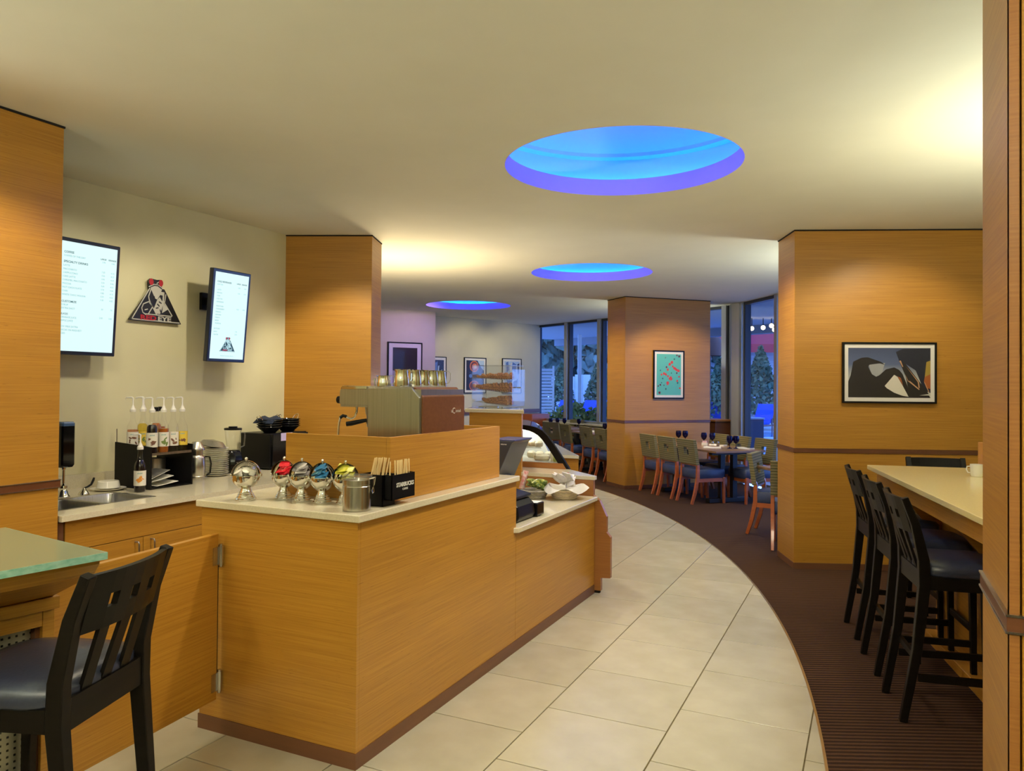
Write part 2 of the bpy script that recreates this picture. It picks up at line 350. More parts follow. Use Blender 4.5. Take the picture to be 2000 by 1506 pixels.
# ================================================================== SETTING
CH = 3.0                                     # ceiling height
ARC_C, ARC_R = (-13.349, 1.949), 13.272      # curved border between tiles and carpet
def arc(a): return (ARC_C[0]+ARC_R*math.cos(a), ARC_C[1]+ARC_R*math.sin(a))
G0 = Vector((-6.976, 16.254)); G5 = Vector((-2.17, 13.353)); GD = (G5-G0).normalized(); GN = Vector((GD.y, -GD.x))
if GN.y > 0: GN = -GN                         # into the room
H0 = Vector((-1.90, 13.02)); HD = Vector((0.56, -0.83)).normalized(); H1 = H0+HD*6.0; HN = Vector((HD.y, -HD.x)); 
if HN.x > 0: HN = -HN
FWD = Vector((math.cos(R(70.75)), math.sin(R(70.75))))   # direction of the far gallery wall
F1 = Vector((-6.95, 16.2)); F0 = F1-FWD*7.0
outline = [(-10.5, -3.5), (4.0, -3.5), (4.0, 8.4), tuple(H1), tuple(H0), (-2.02, 13.28), tuple(G5), tuple(G0), (F1.x-.15, F1.y+.25), (-10.5, 16.6)]

# floor: grout bed with single tiles, clipped by the curved border
fl = MB()
fl.add([(x, y, -0.005) for x, y in outline], [tuple(range(len(outline)))])
floor = fl.build('floor', M['grout'], smooth=0); floor['kind'] = 'structure'
def clip(poly, inside, cut):
    out = []
    for i in range(len(poly)):
        p, q = poly[i], poly[(i+1) % len(poly)]; a, b = inside(p), inside(q)
        if a >= 0: out.append(p)
        if (a >= 0) != (b >= 0):
            t = a/(a-b); out.append((p[0]+(q[0]-p[0])*t, p[1]+(q[1]-p[1])*t))
    return out
TU, TV = 0.598, 0.5755
ntile = 0
full_mesh = None
def tile_mesh(poly):
    cx = sum(p[0] for p in poly)/len(poly); cy = sum(p[1] for p in poly)/len(poly)
    ins = [(cx+(x-cx)*0.995, cy+(y-cy)*0.995) for x, y in poly]
    return MB().loft([[(x, y, -0.012) for x, y in poly], [(x, y, -0.0012) for x, y in poly], [(x, y, 0) for x, y in ins]])
for i in range(-9, 3):
    for j in range(-2, 24):
        off = 0.0 if i % 2 == 0 else 0.5
        x0 = -0.848+TU*i; y0 = 3.775+TV*(j-6+(0.0 if i % 2 == 0 else -0.475))
        cxm, cym = x0+TU/2, y0+TV/2
        if cym < 0.55 or cym > 13.2: continue
        if cxm > 0.4: continue
        if -3.75 < cxm and cxm+TU/2 < -1.98 and 2.65 < y0 and y0+TV < 5.4: continue     # under the coffee counter
        if cxm < -2.45 and y0+TV < 0.9 : continue                                        # under the desk
        if cxm < -2.75 and 3.4 < cym < 6: continue
        if cxm < -4.0: continue
        if cym > 6 and cxm < -2.0-0.42*(cym-5.6)-0.35: continue                          # under and behind the buffet
        poly = [(x0+.003, y0+.003), (x0+TU-.003, y0+.003), (x0+TU-.003, y0+TV-.003), (x0+.003, y0+TV-.003)]
        corner_r = max(math.hypot(p[0]-ARC_C[0], p[1]-ARC_C[1]) for p in poly)
        cut = corner_r > ARC_R-0.004
        if cut:
            for k in range(-20, 70):
                a = k*0.016; n = (math.cos(a), math.sin(a))
                poly = clip(poly, lambda p: (ARC_R-0.004)-((p[0]-ARC_C[0])*n[0]+(p[1]-ARC_C[1])*n[1]), None)
                if len(poly) < 3: break
            if len(poly) < 3: continue
            ar = abs(sum(poly[q][0]*poly[(q+1) % len(poly)][1]-poly[(q+1) % len(poly)][0]*poly[q][1] for q in range(len(poly))))/2
            if ar < 0.002: continue
            tile_mesh(poly).build('tile', M['tile'], floor, smooth=0)
        else:
            if full_mesh is None:
                o = tile_mesh([(0, 0), (TU-.006, 0), (TU-.006, TV-.006), (0, TV-.006)]).build('tile', M['tile'], floor, smooth=0); full_mesh = o.data; o.location = (x0+.003, y0+.003, 0)
            else:
                o = bpy.data.objects.new('tile', full_mesh); COL.objects.link(o); o.parent = floor; o.location = (x0+.003, y0+.003, 0)
        ntile += 1
# carpet beyond the curve
AN = [-0.42+k*0.012 for k in range(0, 110)]
pts = [arc(a) for a in AN]
pts = [p for p in pts if -3.4 < p[1] < 13.6]
cb = MB()
far = [(-5.9, 15.5), (-2.2, 13.3), (-1.95, 13.0), tuple(H1), (3.98, 8.3), (3.98, -3.4)]
cpoly = pts+[p for p in far]
bm = bmesh.new(); vv = [bm.verts.new((x, y, 0.001)) for x, y in cpoly]; ee = [bm.edges.new((vv[i], vv[(i+1) % len(vv)])) for i in range(len(vv))]
bmesh.ops.triangle_fill(bm, edges=ee, use_beauty=True, normal=(0, 0, 1)); me = bpy.data.meshes.new('carpet'); bm.to_mesh(me); bm.free()
me.materials.append(M['carpet']); carpet = bpy.data.objects.new('carpet', me); COL.objects.link(carpet)
carpet.name = 'floor_carpet'; carpet['kind'] = 'structure'
tr = MB()
for r0, r1 in ((ARC_R-0.004, ARC_R+0.008),):
    a = [x for x in AN if -3.4 < arc(x)[1] < 13.6]
    for k in range(len(a)-1):
        q = [(ARC_C[0]+r*math.cos(t), ARC_C[1]+r*math.sin(t)) for r, t in ((r0, a[k]), (r1, a[k]), (r1, a[k+1]), (r0, a[k+1]))]
        tr.prism(q, -0.004, 0.003)
tag(tr.build('trim_1', M['brass'], smooth=0), kind='structure')

# ceiling with three round coves
DOMES = [(-1.425, 4.62), (-3.12, 8.87), (-6.40, 11.70)]; DR = 0.745
bm = bmesh.new(); ee = []
def loop(ps):
    vv = [bm.verts.new((x, y, CH)) for x, y in ps]
    return [bm.edges.new((vv[i], vv[(i+1) % len(vv)])) for i in range(len(vv))]
ee += loop(outline)
for (x, y) in DOMES: ee += loop([(x+DR*math.cos(2*math.pi*k/72), y+DR*math.sin(2*math.pi*k/72)) for k in range(72)])
bmesh.ops.triangle_fill(bm, edges=ee, use_beauty=True, normal=(0, 0, -1)); me = bpy.data.meshes.new('ceiling'); bm.to_mesh(me); bm.free()
me.materials.append(M['ceil']); ceil = bpy.data.objects.new('ceiling', me); COL.objects.link(ceil); ceil['kind'] = 'structure'
CYAN = emissive('cyan_light_strip', (0.0, 0.50, 1.0), 15.0); VIO = emissive('violet_light_strip', (0.26, 0.06, 1.0), 26.0)
for n, (x, y) in enumerate(DOMES):
    lab = ['round blue-lit ceiling cove nearest, above the walkway beside the coffee counter', 'round blue-lit ceiling cove, the middle one of three',
           'round violet-lit ceiling cove farthest away, near the gallery wall'][n]
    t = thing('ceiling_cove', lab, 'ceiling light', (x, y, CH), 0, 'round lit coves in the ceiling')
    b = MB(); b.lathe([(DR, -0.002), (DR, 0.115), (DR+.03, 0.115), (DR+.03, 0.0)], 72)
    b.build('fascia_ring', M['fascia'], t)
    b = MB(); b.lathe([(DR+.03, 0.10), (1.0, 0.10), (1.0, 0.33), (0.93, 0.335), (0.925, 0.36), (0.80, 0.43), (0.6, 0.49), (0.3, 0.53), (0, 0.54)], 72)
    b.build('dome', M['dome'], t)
    b = MB(); b.tube([(.95*math.cos(2*math.pi*k/48), .95*math.sin(2*math.pi*k/48), .130) for k in range(48)], .010, 6, closed=True)
    o = b.build('cyan_light_strip', CYAN, t); o['label'] = 'cyan light strip hidden on the cove ledge'
    a0 = math.atan2(-y, -x-.6)
    b = MB(); b.tube([(.83*math.cos(a0+R(q*5)), .83*math.sin(a0+R(q*5)), .132) for q in range(-20, 21)], .012, 6)
    o = b.build('violet_light_strip', VIO, t); o['label'] = 'violet light strip hidden on the cove ledge'

# walls
def wall(name, p, q, m, z0=0, z1=CH, th=0.12, side=1):
    p = Vector(p); q = Vector(q); d = (q-p).normalized(); n = Vector((-d.y, d.x))*th*side
    b = MB(); P = [p, q, q+n, p+n]
    a = sum(P[i].x*P[(i+1) % 4].y-P[(i+1) % 4].x*P[i].y for i in range(4))
    if a < 0: P = P[::-1]
    b.prism([tuple(v) for v in P], z0, z1); o = b.build(name, m, smooth=0); o['kind'] = 'structure'; return o
WL = -4.98
wall('wall_left', (WL, -3.5), (WL, 5.9), M['wall'], side=1)
wall('wall_back', (4.0, -3.5), (WL, -3.5), M['wall'], side=1)
wall('wall_right', (4.0, 8.4), (4.0, -3.5), M['wall'], side=1)
wall('wall_right_far', (4.0, 8.4), tuple(H1), M['wall'], side=-1)
PD = Vector((math.cos(R(57.8)), math.sin(R(57.8)))); P1 = Vector((-7.56, 12.51)); P0 = P1-PD*3.2
wall('wall_gallery', tuple(P0), tuple(P1), M['wall_white'], side=1, th=0.5)
wall('wall_gallery_left', tuple(P0), (-5.2, 6.3), M['wall'], side=1)
wall('wall_far', tuple(F0), tuple(F1), M['wall_white'], side=1, th=0.25)
# low wainscot rail on the far wall
b = MB(); d = Vector((FWD.y, -FWD.x))
def fbox(mb, s0, s1, z0, z1, t0, t1, mi=0):
    P = [F1+FWD*s0+d*t0, F1+FWD*s1+d*t0, F1+FWD*s1+d*t1, F1+FWD*s0+d*t1]
    a = sum(P[i].x*P[(i+1) % 4].y-P[(i+1) % 4].x*P[i].y for i in range(4))
    if a < 0: P = P[::-1]
    mb.prism([tuple(v) for v in P], z0, z1, mi); return mb
tag(fbox(MB(), -6, -0.02, 0.98, 1.06, 0.0, 0.03).build('trim_2', M['rail'], smooth=0), kind='structure')
pc = fbox(MB(), -0.62, -0.03, 0.0, 0.955, 0.04, 0.34); t = pc.build('host_cabinet', M['wood_red'], smooth=0, bevel=0.006)
tag(t, 'low reddish wood cabinet against the far wall beside the window', 'cabinet')

# ------------------------------------------------------------------ glazing
def glazing(name, o, d, n, stops, z_sill, post_w, sill=True):
    t = struct(name)
    def seg(mb, s0, s1, z0, z1, a, c, mi=0):
        P = [o+d*s0+n*a, o+d*s1+n*a, o+d*s1+n*c, o+d*s0+n*c]
        ar = sum(P[i].x*P[(i+1) % 4].y-P[(i+1) % 4].x*P[i].y for i in range(4))
        if ar < 0: P = P[::-1]
        return mb.prism([tuple(v) for v in P], z0, z1, mi)
    for k, s in enumerate(stops):
        mb = MB(); seg(mb, s-post_w/2, s+post_w/2, z_sill, CH, -0.06, 0.10); mb.build('mullion', M['alu'], t, smooth=0)
        mb = MB(); seg(mb, s+post_w/2, s+post_w/2+.045, z_sill, CH, -0.045, 0.055); mb.build('dark_frame', M['alu_dark'], t, smooth=0)
    s0, s1 = stops[0], stops[-1]
    mb = MB(); seg(mb, s0, s1, CH-0.05, CH-0.001, -0.05, 0.06); mb.build('head_frame', M['alu_dark'], t, smooth=0)
    mb = MB(); seg(mb, s0, s1, z_sill, z_sill+0.05, -0.05, 0.10); mb.build('sill_frame', M['alu'], t, smooth=0)
    for k in range(len(stops)-1):
        mb = MB(); seg(mb, stops[k]+.03, stops[k+1]-.03, z_sill+.04, CH-.04, -0.004, 0.004); mb.build('pane', M['pane'], t, smooth=0)
    if sill:
        mb = MB(); seg(mb, s0-.1, s1, 0, z_sill-.03, -0.06, 0.10); mb.build('low_wall', M['wall_white'], t, smooth=0)
        mb = MB(); seg(mb, s0-.1, s1, z_sill-.03, z_sill, -0.06, 0.22); mb.build('ledge', M['wall_white'], t, smooth=0)
    return t
glazing('window_1', G0, GD, GN, [-0.08, 1.1, 2.23, 3.35, 4.47, 5.55], 0.80, 0.10)
glazing('window_2', H0, HD, HN, [0.08, 1.25, 2.4, 3.6, 4.8, 5.9], 0.06, 0.09, False)
b = MB(); b.prism([(-2.20, 13.36), (-2.10, 13.02), (-1.86, 12.99), (-1.80, 13.10), (-2.02, 13.45)], 0, CH)
tag(b.build('trim_3', M['alu'], smooth=0), kind='structure')

# ------------------------------------------------------------------ veneered piers
def pier(name, label, o, ang, wdt, dep, faces, rail_edges=False, corner_strip=False):
    """o = front-left corner on the floor, front along `ang`, body behind it"""
    t = thing(name, label, 'column', (o[0], o[1], 0), R(ang))
    RZ0, RZ1 = 1.024, 1.064
    MB().box(0.02, 0.02, 0.0, wdt-.02, dep-.02, CH-.001).build('core', M['gap'], t, smooth=0)
    th = 0.022; g = 0.0015
    for f in faces:
        for z0, z1 in ((0.055, RZ0), (RZ1, CH-0.012)):
            mb = MB()
            if f == 'front': mb.box(g, 0, z0, wdt-g, th, z1)
            if f == 'left': mb.box(0, g+.001, z0, th, dep-g, z1)
            if f == 'right': mb.box(wdt-th, g+.001, z0, wdt, dep-g, z1)
            mb.build('veneer_panel', M['wood'], t, smooth=0, bevel=0.0012, seg=1)
    mb = MB(); mb.box(-.006, -.006, RZ0+.001, wdt+.006, dep+.006, RZ1-.001); mb.build('chair_rail', M['rail'], t, smooth=0)
    if rail_edges:
        for z in (RZ0, RZ1): MB().box(-.009, -.009, z-.0025, wdt+.009, dep+.009, z+.0025).build('rail_bead', M['steel'], t, smooth=0)
    mb = MB(); mb.box(-.003, -.003, 0.0, wdt+.003, dep+.003, 0.056); mb.build('plinth', M['plinth'], t, smooth=0)
    MB().box(-.004, -.004, CH-.011, wdt+.004, dep+.004, CH-.0005).build('shadow_gap', M['gap'], t, smooth=0)
    return t
pier('column', 'veneered pier at right with a framed rock arch photograph', (-0.605, 7.12), 21.5, 2.4, 0.51, ('front', 'left'))
pier('column', 'veneered pier in the middle distance with a turquoise framed print', (-3.44, 11.37), 45.5, 1.56, 0.594, ('front', 'left', 'right'))
# pier next to the menu wall, its front flush against the wall
cx0 = (-4.226-1.02*math.cos(R(23)), 5.835-1.02*math.sin(R(23)))
pier('column', 'veneered pier behind the espresso machine, right of the menu wall', cx0, 23, 1.02, 0.42, ('front', 'right'))
# left pier in front of the menu wall
pier('column', 'veneered pier at the far left edge, in front of the sink counter', (-4.0, 1.1), 90, 1.58, 0.96, ('front',), True)
# nearest pier at the right edge of the picture
t = pier('column', 'nearest veneered pier, cut off by the right edge of the picture', (0.30, 2.135), 0, 1.3, 0.47, ('left',), True)
for z0, z1 in ((0.055, 1.024), (1.064, CH-.012)):
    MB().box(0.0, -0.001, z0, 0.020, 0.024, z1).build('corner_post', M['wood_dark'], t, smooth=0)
    MB().box(0.026, 0, z0, 1.3, 0.02, z1).build('veneer_panel', M['wood'], t, smooth=0)

# ================================================================== COFFEE COUNTER
CX, CY = -1.924, 2.578
t = thing('coffee_counter', 'bamboo veneered coffee counter with brown toe kick and raised surround for the espresso machine', 'counter', (CX, CY, 0))
W = (CX, CY, 0); XB = -2.815
MB().box(XB+.02, CY+.02, .02, CX-.02, 4.10, 1.02).build('carcass', M['wood_dark'], t, W, smooth=0)
MB().box(XB+.02, 4.10, .02, CX-.02, 5.56, .712).build('carcass', M['wood_dark'], t, W, smooth=0)
MB().box(XB, CY, .066, CX-.0, CY+.02, 1.024).build('end_panel', M['wood'], t, W, smooth=0, bevel=.001, seg=1)
MB().box(CX-.02, CY+.0205, .066, CX, 4.139, 1.024).build('side_panel', M['wood'], t, W, smooth=0, bevel=.001, seg=1)
MB().box(CX-.02, 4.141, .066, CX, 5.575, .713).build('side_panel', M['wood'], t, W, smooth=0, bevel=.001, seg=1)
MB().box(XB, CY+.02, .066, XB+.02, 5.575, .713).build('staff_side_panel', M['wood'], t, W, smooth=0)
MB().box(XB, CY+.02, .713, XB+.02, 4.139, 1.024).build('staff_side_panel', M['wood'], t, W, smooth=0)
MB().box(CX-.022, 4.12, .713, XB, 4.139, 1.024).build('step_panel', M['wood'], t, W, smooth=0)
MB().box(XB-.004, CY-.004, 0, CX+.004, CY+.018, .066).build('toe_kick', M['plinth'], t, W, smooth=0)
MB().box(CX-.018, CY+.018, 0, CX+.004, 5.575, .066).build('toe_kick', M['plinth'], t, W, smooth=0)
# hollow surround standing on the top
EX0, EX1, EY0, EY1, EZ0, EZ1 = -2.60, -1.985, 2.895, 4.03, 1.0565, 1.356
for nm, bx in (('surround_front', (EX0, EY0, EZ0, EX1-.0205, EY0+.02, EZ1)), ('surround_side', (EX1-.02, EY0, EZ0, EX1, EY1, EZ1)), ('surround_back', (EX0, EY1-.02, EZ0, EX1-.0205, EY1, EZ1))):
    MB().box(*bx).build(nm, M['wood'], t, W, smooth=0, bevel=.0012, seg=1)
# continuous stone tops
b = MB(); b.prism([(-2.83, 2.555), (-1.902, 2.555), (-1.902, 4.142), (-2.83, 4.142)], 1.025, 1.056)
tag(b.build('stone_countertop', M['stone'], smooth=0, bevel=.004), 'polished cream stone top of the coffee counter under the sugar globes', 'countertop')
b = MB(); b.prism([(-2.83, 4.142), (-1.925, 4.105), (-1.897, 4.125), (-1.897, 5.572), (-2.83, 5.572)], .714, .745)
tag(b.build('stone_countertop', M['stone'], smooth=0, bevel=.004), 'lower cream stone top holding the till and two snack baskets', 'countertop')

# swing gate hung on the counter end
t = thing('swing_gate', 'low bamboo veneered swing gate hinged to the end of the coffee counter', 'gate', (-2.69, 2.562, 0), R(5.0))
MB().box(-.013, -.93, .165, .013, -.016, .905).build('gate_panel', M['wood'], t, smooth=0, bevel=.001, seg=1)
MB().box(-.014, -.93, .905, .014, -.016, .914).build('edge_band', M['wood'], t, smooth=0)
MB().box(-.006, -.016, .25, .006, -.004, .86).build('closing_strip', M['gap'], t, smooth=0)
for z in (.245, .815):
    h = MB(); h.cyl(.018, -.004, z-.045, z+.045, .0125, 14); h.cyl(.018, -.004, z+.045, z+.052, .009, 12); h.cyl(.018, -.004, z-.052, z-.045, .009, 12); h.box(.012, -.05, z-.04, .016, -.004, z+.04)
    h.build('hinge', M['steel_v'], t)

# ================================================================== BACK COUNTER
BX, BZ = -3.99, .862
t = thing('back_counter', 'bamboo veneered sink cabinet along the menu wall', 'cabinet', (BX, 2.7, 0)); W = (BX, 2.7, 0)
MB().box(-4.95, 2.70, .09, -4.06, 5.42, .675).build('carcass', M['wood_dark'], t, W, smooth=0)
MB().box(-4.95, 2.70, 0, -4.12, 5.42, .09).build('toe_kick', M['plinth'], t, W, smooth=0)
MB().box(-4.06, 2.70, .09, -4.035, 2.735, .82).build('filler_strip', M['plinth'], t, W, smooth=0)
MB().box(-4.06, 2.745, .655, -4.035, 3.748, .825).build('false_drawer', M['wood'], t, W, smooth=0, bevel=.001, seg=1)
for y0, y1, hy in ((2.745, 3.245, 3.19), (3.249, 3.748, 3.30)):
    d_ = MB().box(-4.06, y0, .10, -4.035, y1, .651).build('door', M['wood'], t, W, smooth=0, bevel=.001, seg=1)
    h = MB(); h.tube([(-4.035, hy, .63), (-4.005, hy, .63), (-4.0, hy, .62), (-4.0, hy, .53), (-4.005, hy, .52), (-4.035, hy, .52)], .005, 8)
    h.build('handle', M['steel'], d_, W)
MB().box(-4.06, 3.752, .645, -4.035, 4.50, .825).build('drawer', M['wood'], t, W, smooth=0, bevel=.001, seg=1)
MB().box(-4.06, 3.752, .10, -4.035, 4.50, .641).build('door', M['wood'], t, W, smooth=0, bevel=.001, seg=1)
MB().box(-4.06, 4.504, .10, -4.035, 5.40, .825).build('door', M['wood'], t, W, smooth=0, bevel=.001, seg=1)
# stone top with two sink cut-outs
SK = [(-4.56, 2.72, -4.19, 3.075), (-4.56, 3.105, -4.19, 3.43)]
xs = [-4.965, -4.56, -4.19, BX]; ys = [2.695, 2.72, 3.075, 3.105, 3.43, 5.42]
b = MB()
for i in range(3):
    for j in range(5):
        if i == 1 and j in (1, 3): continue
        b.box(xs[i], ys[j], .83, xs[i+1], ys[j+1], BZ)
ct = b.build('stone_countertop', M['stone'], smooth=0)
tag(ct, 'cream stone top along the menu wall with a double sink', 'countertop')
MB().box(-4.975, 2.695, BZ, -4.958, 5.42, .957).build('backsplash', M['stone'], ct, smooth=0)
s = thing('sink', 'stainless steel double bowl sink set in the back counter', 'sink', (-4.375, 3.08, BZ)); W = (-4.375, 3.08, BZ)
for (x0, y0, x1, y1) in SK:
    b = MB()
    def rr(x0, y0, x1, y1, r, z):
        P = []
        for cx_, cy_, a0 in ((x1-r, y1-r, 0), (x0+r, y1-r, 90), (x0+r, y0+r, 180), (x1-r, y0+r, 270)):
            for k in range(5): P.append((cx_+r*math.cos(R(a0+k*22.5)), cy_+r*math.sin(R(a0+k*22.5)), z))
        return P
    b.loft([rr(x0, y0, x1, y1, .05, BZ+.001), rr(x0+.003, y0+.003, x1-.003, y1-.003, .05, BZ-.004), rr(x0+.012, y0+.012, x1-.012, y1-.012, .05, .70), rr(x0+.03, y0+.03, x1-.03, y1-.03, .05, .685)], caps=False)
    P = rr(x0+.03, y0+.03, x1-.03, y1-.03, .05, .685); b.poly(P)
    b.build('basin', M['steel'], s, W)
    MB().cyl((x0+x1)/2, (y0+y1)/2, .686, .690, .035).build('drain', M['chrome'], s, W)
b = MB(); b.box(-4.585, 2.71, BZ, -4.56, 3.45, BZ+.002); b.box(-4.19, 2.71, BZ, -4.175, 3.45, BZ+.002); b.box(-4.585, 3.43, BZ, -4.175, 3.45, BZ+.002); b.box(-4.56, 3.075, BZ-.004, -4.19, 3.105, BZ+.002); b.box(-4.56, 2.71, BZ, -4.19, 2.72, BZ+.002)
b.build('rim', M['steel'], s, W, smooth=0)
ORD = ['first', 'second', 'third', 'fourth', 'fifth', 'sixth', 'seventh', 'eighth', 'ninth', 'tenth', 'eleventh', 'twelfth', 'thirteenth', 'fourteenth', 'fifteenth', 'sixteenth']
# ================================================================== THINGS ON THE COFFEE COUNTER
TZ = 1.0565
GC = plain('creamer_white', (0.80, 0.78, 0.70)); 
globes = [((-2.63, 2.665), 'cream', 'steel roll-top globe holding white creamer cups, at the free end of the counter'),
          ((-2.50, 2.775), 'red', 'steel roll-top globe filled with red sweetener packets'),
          ((-2.385, 2.765), 'grey', 'steel roll-top globe filled with grey and white packets'),
          ((-2.265, 2.765), 'blue', 'steel roll-top globe filled with blue sweetener packets'),
          ((-2.150, 2.785), 'yellow', 'steel roll-top globe with yellow packets, half hidden by the steel canister')]
pcol = {'red': [(0.62, 0.012, 0.025), (0.70, 0.10, 0.10)], 'grey': [(0.32, 0.30, 0.30), (0.66, 0.64, 0.62)], 'blue': [(0.03, 0.17, 0.36), (0.12, 0.34, 0.52)], 'yellow': [(0.62, 0.60, 0.06), (0.70, 0.68, 0.22)]}
gproto = None
for (gx, gy), kind, lab in globes:
    if gproto is None:
        t = thing('condiment_globe', lab, 'dispenser', (gx, gy, TZ), R(30), 'roll-top condiment globes')
        b = MB(); b.lathe([(0, 0), (.046, 0), (.047, .006), (.041, .010), (.042, .014), (.036, .020), (.037, .024), (.031, .030), (.032, .034), (.026, .040), (.022, .05), (.020, .056), (0, .056)], 32); b.build('foot', M['chrome'], t)
        r = .064; b = MB(); prof = [(r*math.sin(R(a)), .114-r*math.cos(R(a))) for a in range(12, 91, 6)]
        b.lathe([(0, prof[0][1])]+prof+[(r-.002, .114)]+[(p[0]*.965, p[1]+.002) for p in prof[::-1]], 36); b.build('bowl', M['chrome'], t)
        b = MB(); r2 = .067; pr = [(r2*math.cos(R(a)), .116+r2*math.sin(R(a))) for a in range(0, 91, 6)]
        b.lathe(pr, 30, a0=R(-12), a1=R(192)); b.lathe([(p[0]*.975, p[1]-.001) for p in pr][::-1], 30, a0=R(-12), a1=R(192))
        cov = b.build('roll_top', M['chrome'], t)
        b = MB(); b.sphere((0, 0, .190), .008, 12, 8); b.cyl(0, 0, .178, .186, .004, 10); b.build('knob', M['chrome'], cov)
        for sx in (-1, 1):
            b = MB(); b.mat = Matrix.Translation((sx*.067, 0, .115)) @ Matrix.Rotation(R(90), 4, 'Y'); b.cyl(0, 0, -.004, .004, .008, 12); b.build('pivot', M['chrome'], t)
        gproto = t
    else: t = copy_tree(gproto, lab, (gx, gy, TZ), R(random.uniform(22, 45))); t.scale = (.9, .9, 1)
    base = None
    if kind == 'cream':
        for k in range(7):
            a = k*0.9; rad = .03 if k < 6 else 0
            b = MB(); b.lathe([(0, 0), (.013, 0), (.017, .022), (.020, .024), (.020, .026), (0, .026)], 14)
            o = b.build('creamer_cup', GC, loc=(gx+rad*math.cos(a), gy+rad*math.sin(a), TZ+.108+random.uniform(0, .016)))
            o.rotation_euler = (random.uniform(-.6, .6), random.uniform(-.6, .6), a); tag(o, 'small white creamer cup in the first steel globe, '+('front right', 'right', 'rear right', 'rear', 'left', 'front left', 'on top in the middle')[k], 'creamer', 'creamer cups in the steel globe')
    else:
        for k in range(9):
            b = MB(); n = 5
            b.loft([[(-.024, -.018+.0*i, -.001), (.024, -.018, -.001), (.024, -.018, .001), (-.024, -.018, .001)] if i == 0 else
                    [(-.024, -.018+.009*i, -.001-.003*math.sin(i*.8)), (.024, -.018+.009*i, -.001-.003*math.sin(i*.8)), (.024, -.018+.009*i, .002+.002*math.sin(i*.8)), (-.024, -.018+.009*i, .002+.002*math.sin(i*.8))] for i in range(n)])
            c = pcol[kind][1 if k % 4 == 3 else 0]
            o = b.build('sweetener_packet', plain(f'packet_{kind}_{k % 4 == 3}', c, 0.5), loc=(gx+random.uniform(-.017, .017), gy+random.uniform(-.02, .008), TZ+.122+k*.0052))
            o.rotation_euler = (R(random.uniform(18, 48)), R(random.uniform(-18, 18)), R(random.uniform(-40, 30)))
            tag(o, f'{ORD[k]} {kind} sweetener packet from the bottom in the globe of {kind} packets', 'packet', f'{kind} sweetener packets')
# canister with clear clamp lid
t = thing('storage_canister', 'brushed steel canister with a clear clamp-down lid at the counter corner', 'canister', (-2.002, 2.672, TZ))
MB().lathe([(0, 0), (.058, 0), (.0605, .003), (.0605, .104), (.059, .106), (.059, .110), (.0605, .112), (.0605, .132), (.058, .133), (.057, .131), (.057, .01), (0, .01)], 40).build('body', M['steel_v'], t)
l = MB().lathe([(0, .136), (.055, .136), (.0645, .134), (.066, .137), (.066, .147), (.064, .150), (.05, .150), (.045, .145), (0, .145)], 40).build('lid', M['acrylic'], t)
b = MB(); b.tube([(.060, .018, .138), (.078, .018, .140), (.080, 0, .141), (.078, -.018, .140), (.060, -.018, .138)], .0022, 6); b.tube([(.078, .012, .140), (.076, .006, .112), (.066, .003, .085), (.070, 0, .073), (.076, -.003, .079), (.076, -.008, .112), (.078, -.012, .140)], .0022, 6)
cl = b.build('wire_clasp', M['chrome'], t); cl.rotation_euler.z = R(20)
# stirrer holder, two stepped black boxes
t = thing('stirrer_holder', 'black two-part holder of wooden stir sticks with white lettering, against the raised surround', 'holder', (-2.02, 2.85, TZ))
W = (-2.02, 2.85, TZ)
def openbox(mb, x0, y0, z0, x1, y1, z1, th=.003):
    mb.box(x0, y0, z0, x1, y1, z0+th); mb.box(x0, y0, z0, x0+th, y1, z1); mb.box(x1-th, y0, z0, x1, y1, z1); mb.box(x0, y0, z0, x1, y0+th, z1); mb.box(x0, y1-th, z0, x1, y1, z1)
b = MB(); openbox(b, -2.075, 2.79, TZ, -1.95, 2.885, 1.196); b.build('rear_box', M['black'], t, W, smooth=0)
b = MB(); openbox(b, -1.9495, 2.80, 1.086, -1.908, 2.985, 1.196); b.build('front_box', M['black'], t, W, smooth=0)
TM = frame4((-1.9075-2.02*0+2.02, 2.892-2.85, 1.150-TZ), (0, 1, 0), (0, 0, 1)); TM.translation = Vector((-1.9072+2.02, 2.905-2.85, 1.140-TZ))
text_mesh('lettering', [('STARBUCKS', 0, 0, .026, 'CENTER', .0006), ('COFFEE', 0, -.017, .013, 'CENTER')], plain('letter_white', (.75, .75, .72)), t, TM)
stickm = mat('birch_stick', (0.72, 0.52, 0.24), 0.7, noise=((40, 40, 6), (0.80, 0.62, 0.33), .3, .7))
sp = None
ORD_DONE = True
def stick(x, y, z, tx, ty, lab, grp):
    global sp
    if sp is None:
        b = MB(); b.prism([(-.003, -.0008), (.003, -.0008), (.003, .0008), (-.003, .0008)], 0, .150); sp = b.build('stir_stick', stickm, smooth=0); o = sp
    else: o = sp.copy(); COL.objects.link(o)
    o.location = (x, y, z); o.rotation_euler = (tx, ty, R(random.uniform(30, 70))); tag(o, lab, 'stirrer', grp)
for k in range(16): stick(-2.055+.012*(k % 8)*.75, 2.815+.022*(k//8)+random.uniform(0, .02), 1.118, R(random.uniform(-3, 3)), R(random.uniform(6, 14)), ORD[k % 8]+' stir stick from the left, '+('front', 'back')[k//8]+' row of the rear compartment of the black holder', 'stir sticks in the rear box')
for k in range(15): stick(-1.935+random.uniform(0, .015), 2.862+.0078*k, 1.106, R(random.uniform(-9, -3)), R(random.uniform(-3, 3)), ORD[k]+' wooden stir stick from the left in the lettered front compartment', 'stir sticks in the front box')
stick(-1.932, 2.815, 1.106, R(2), 0, 'single wooden stir stick standing apart at the left of the lettered box', None)

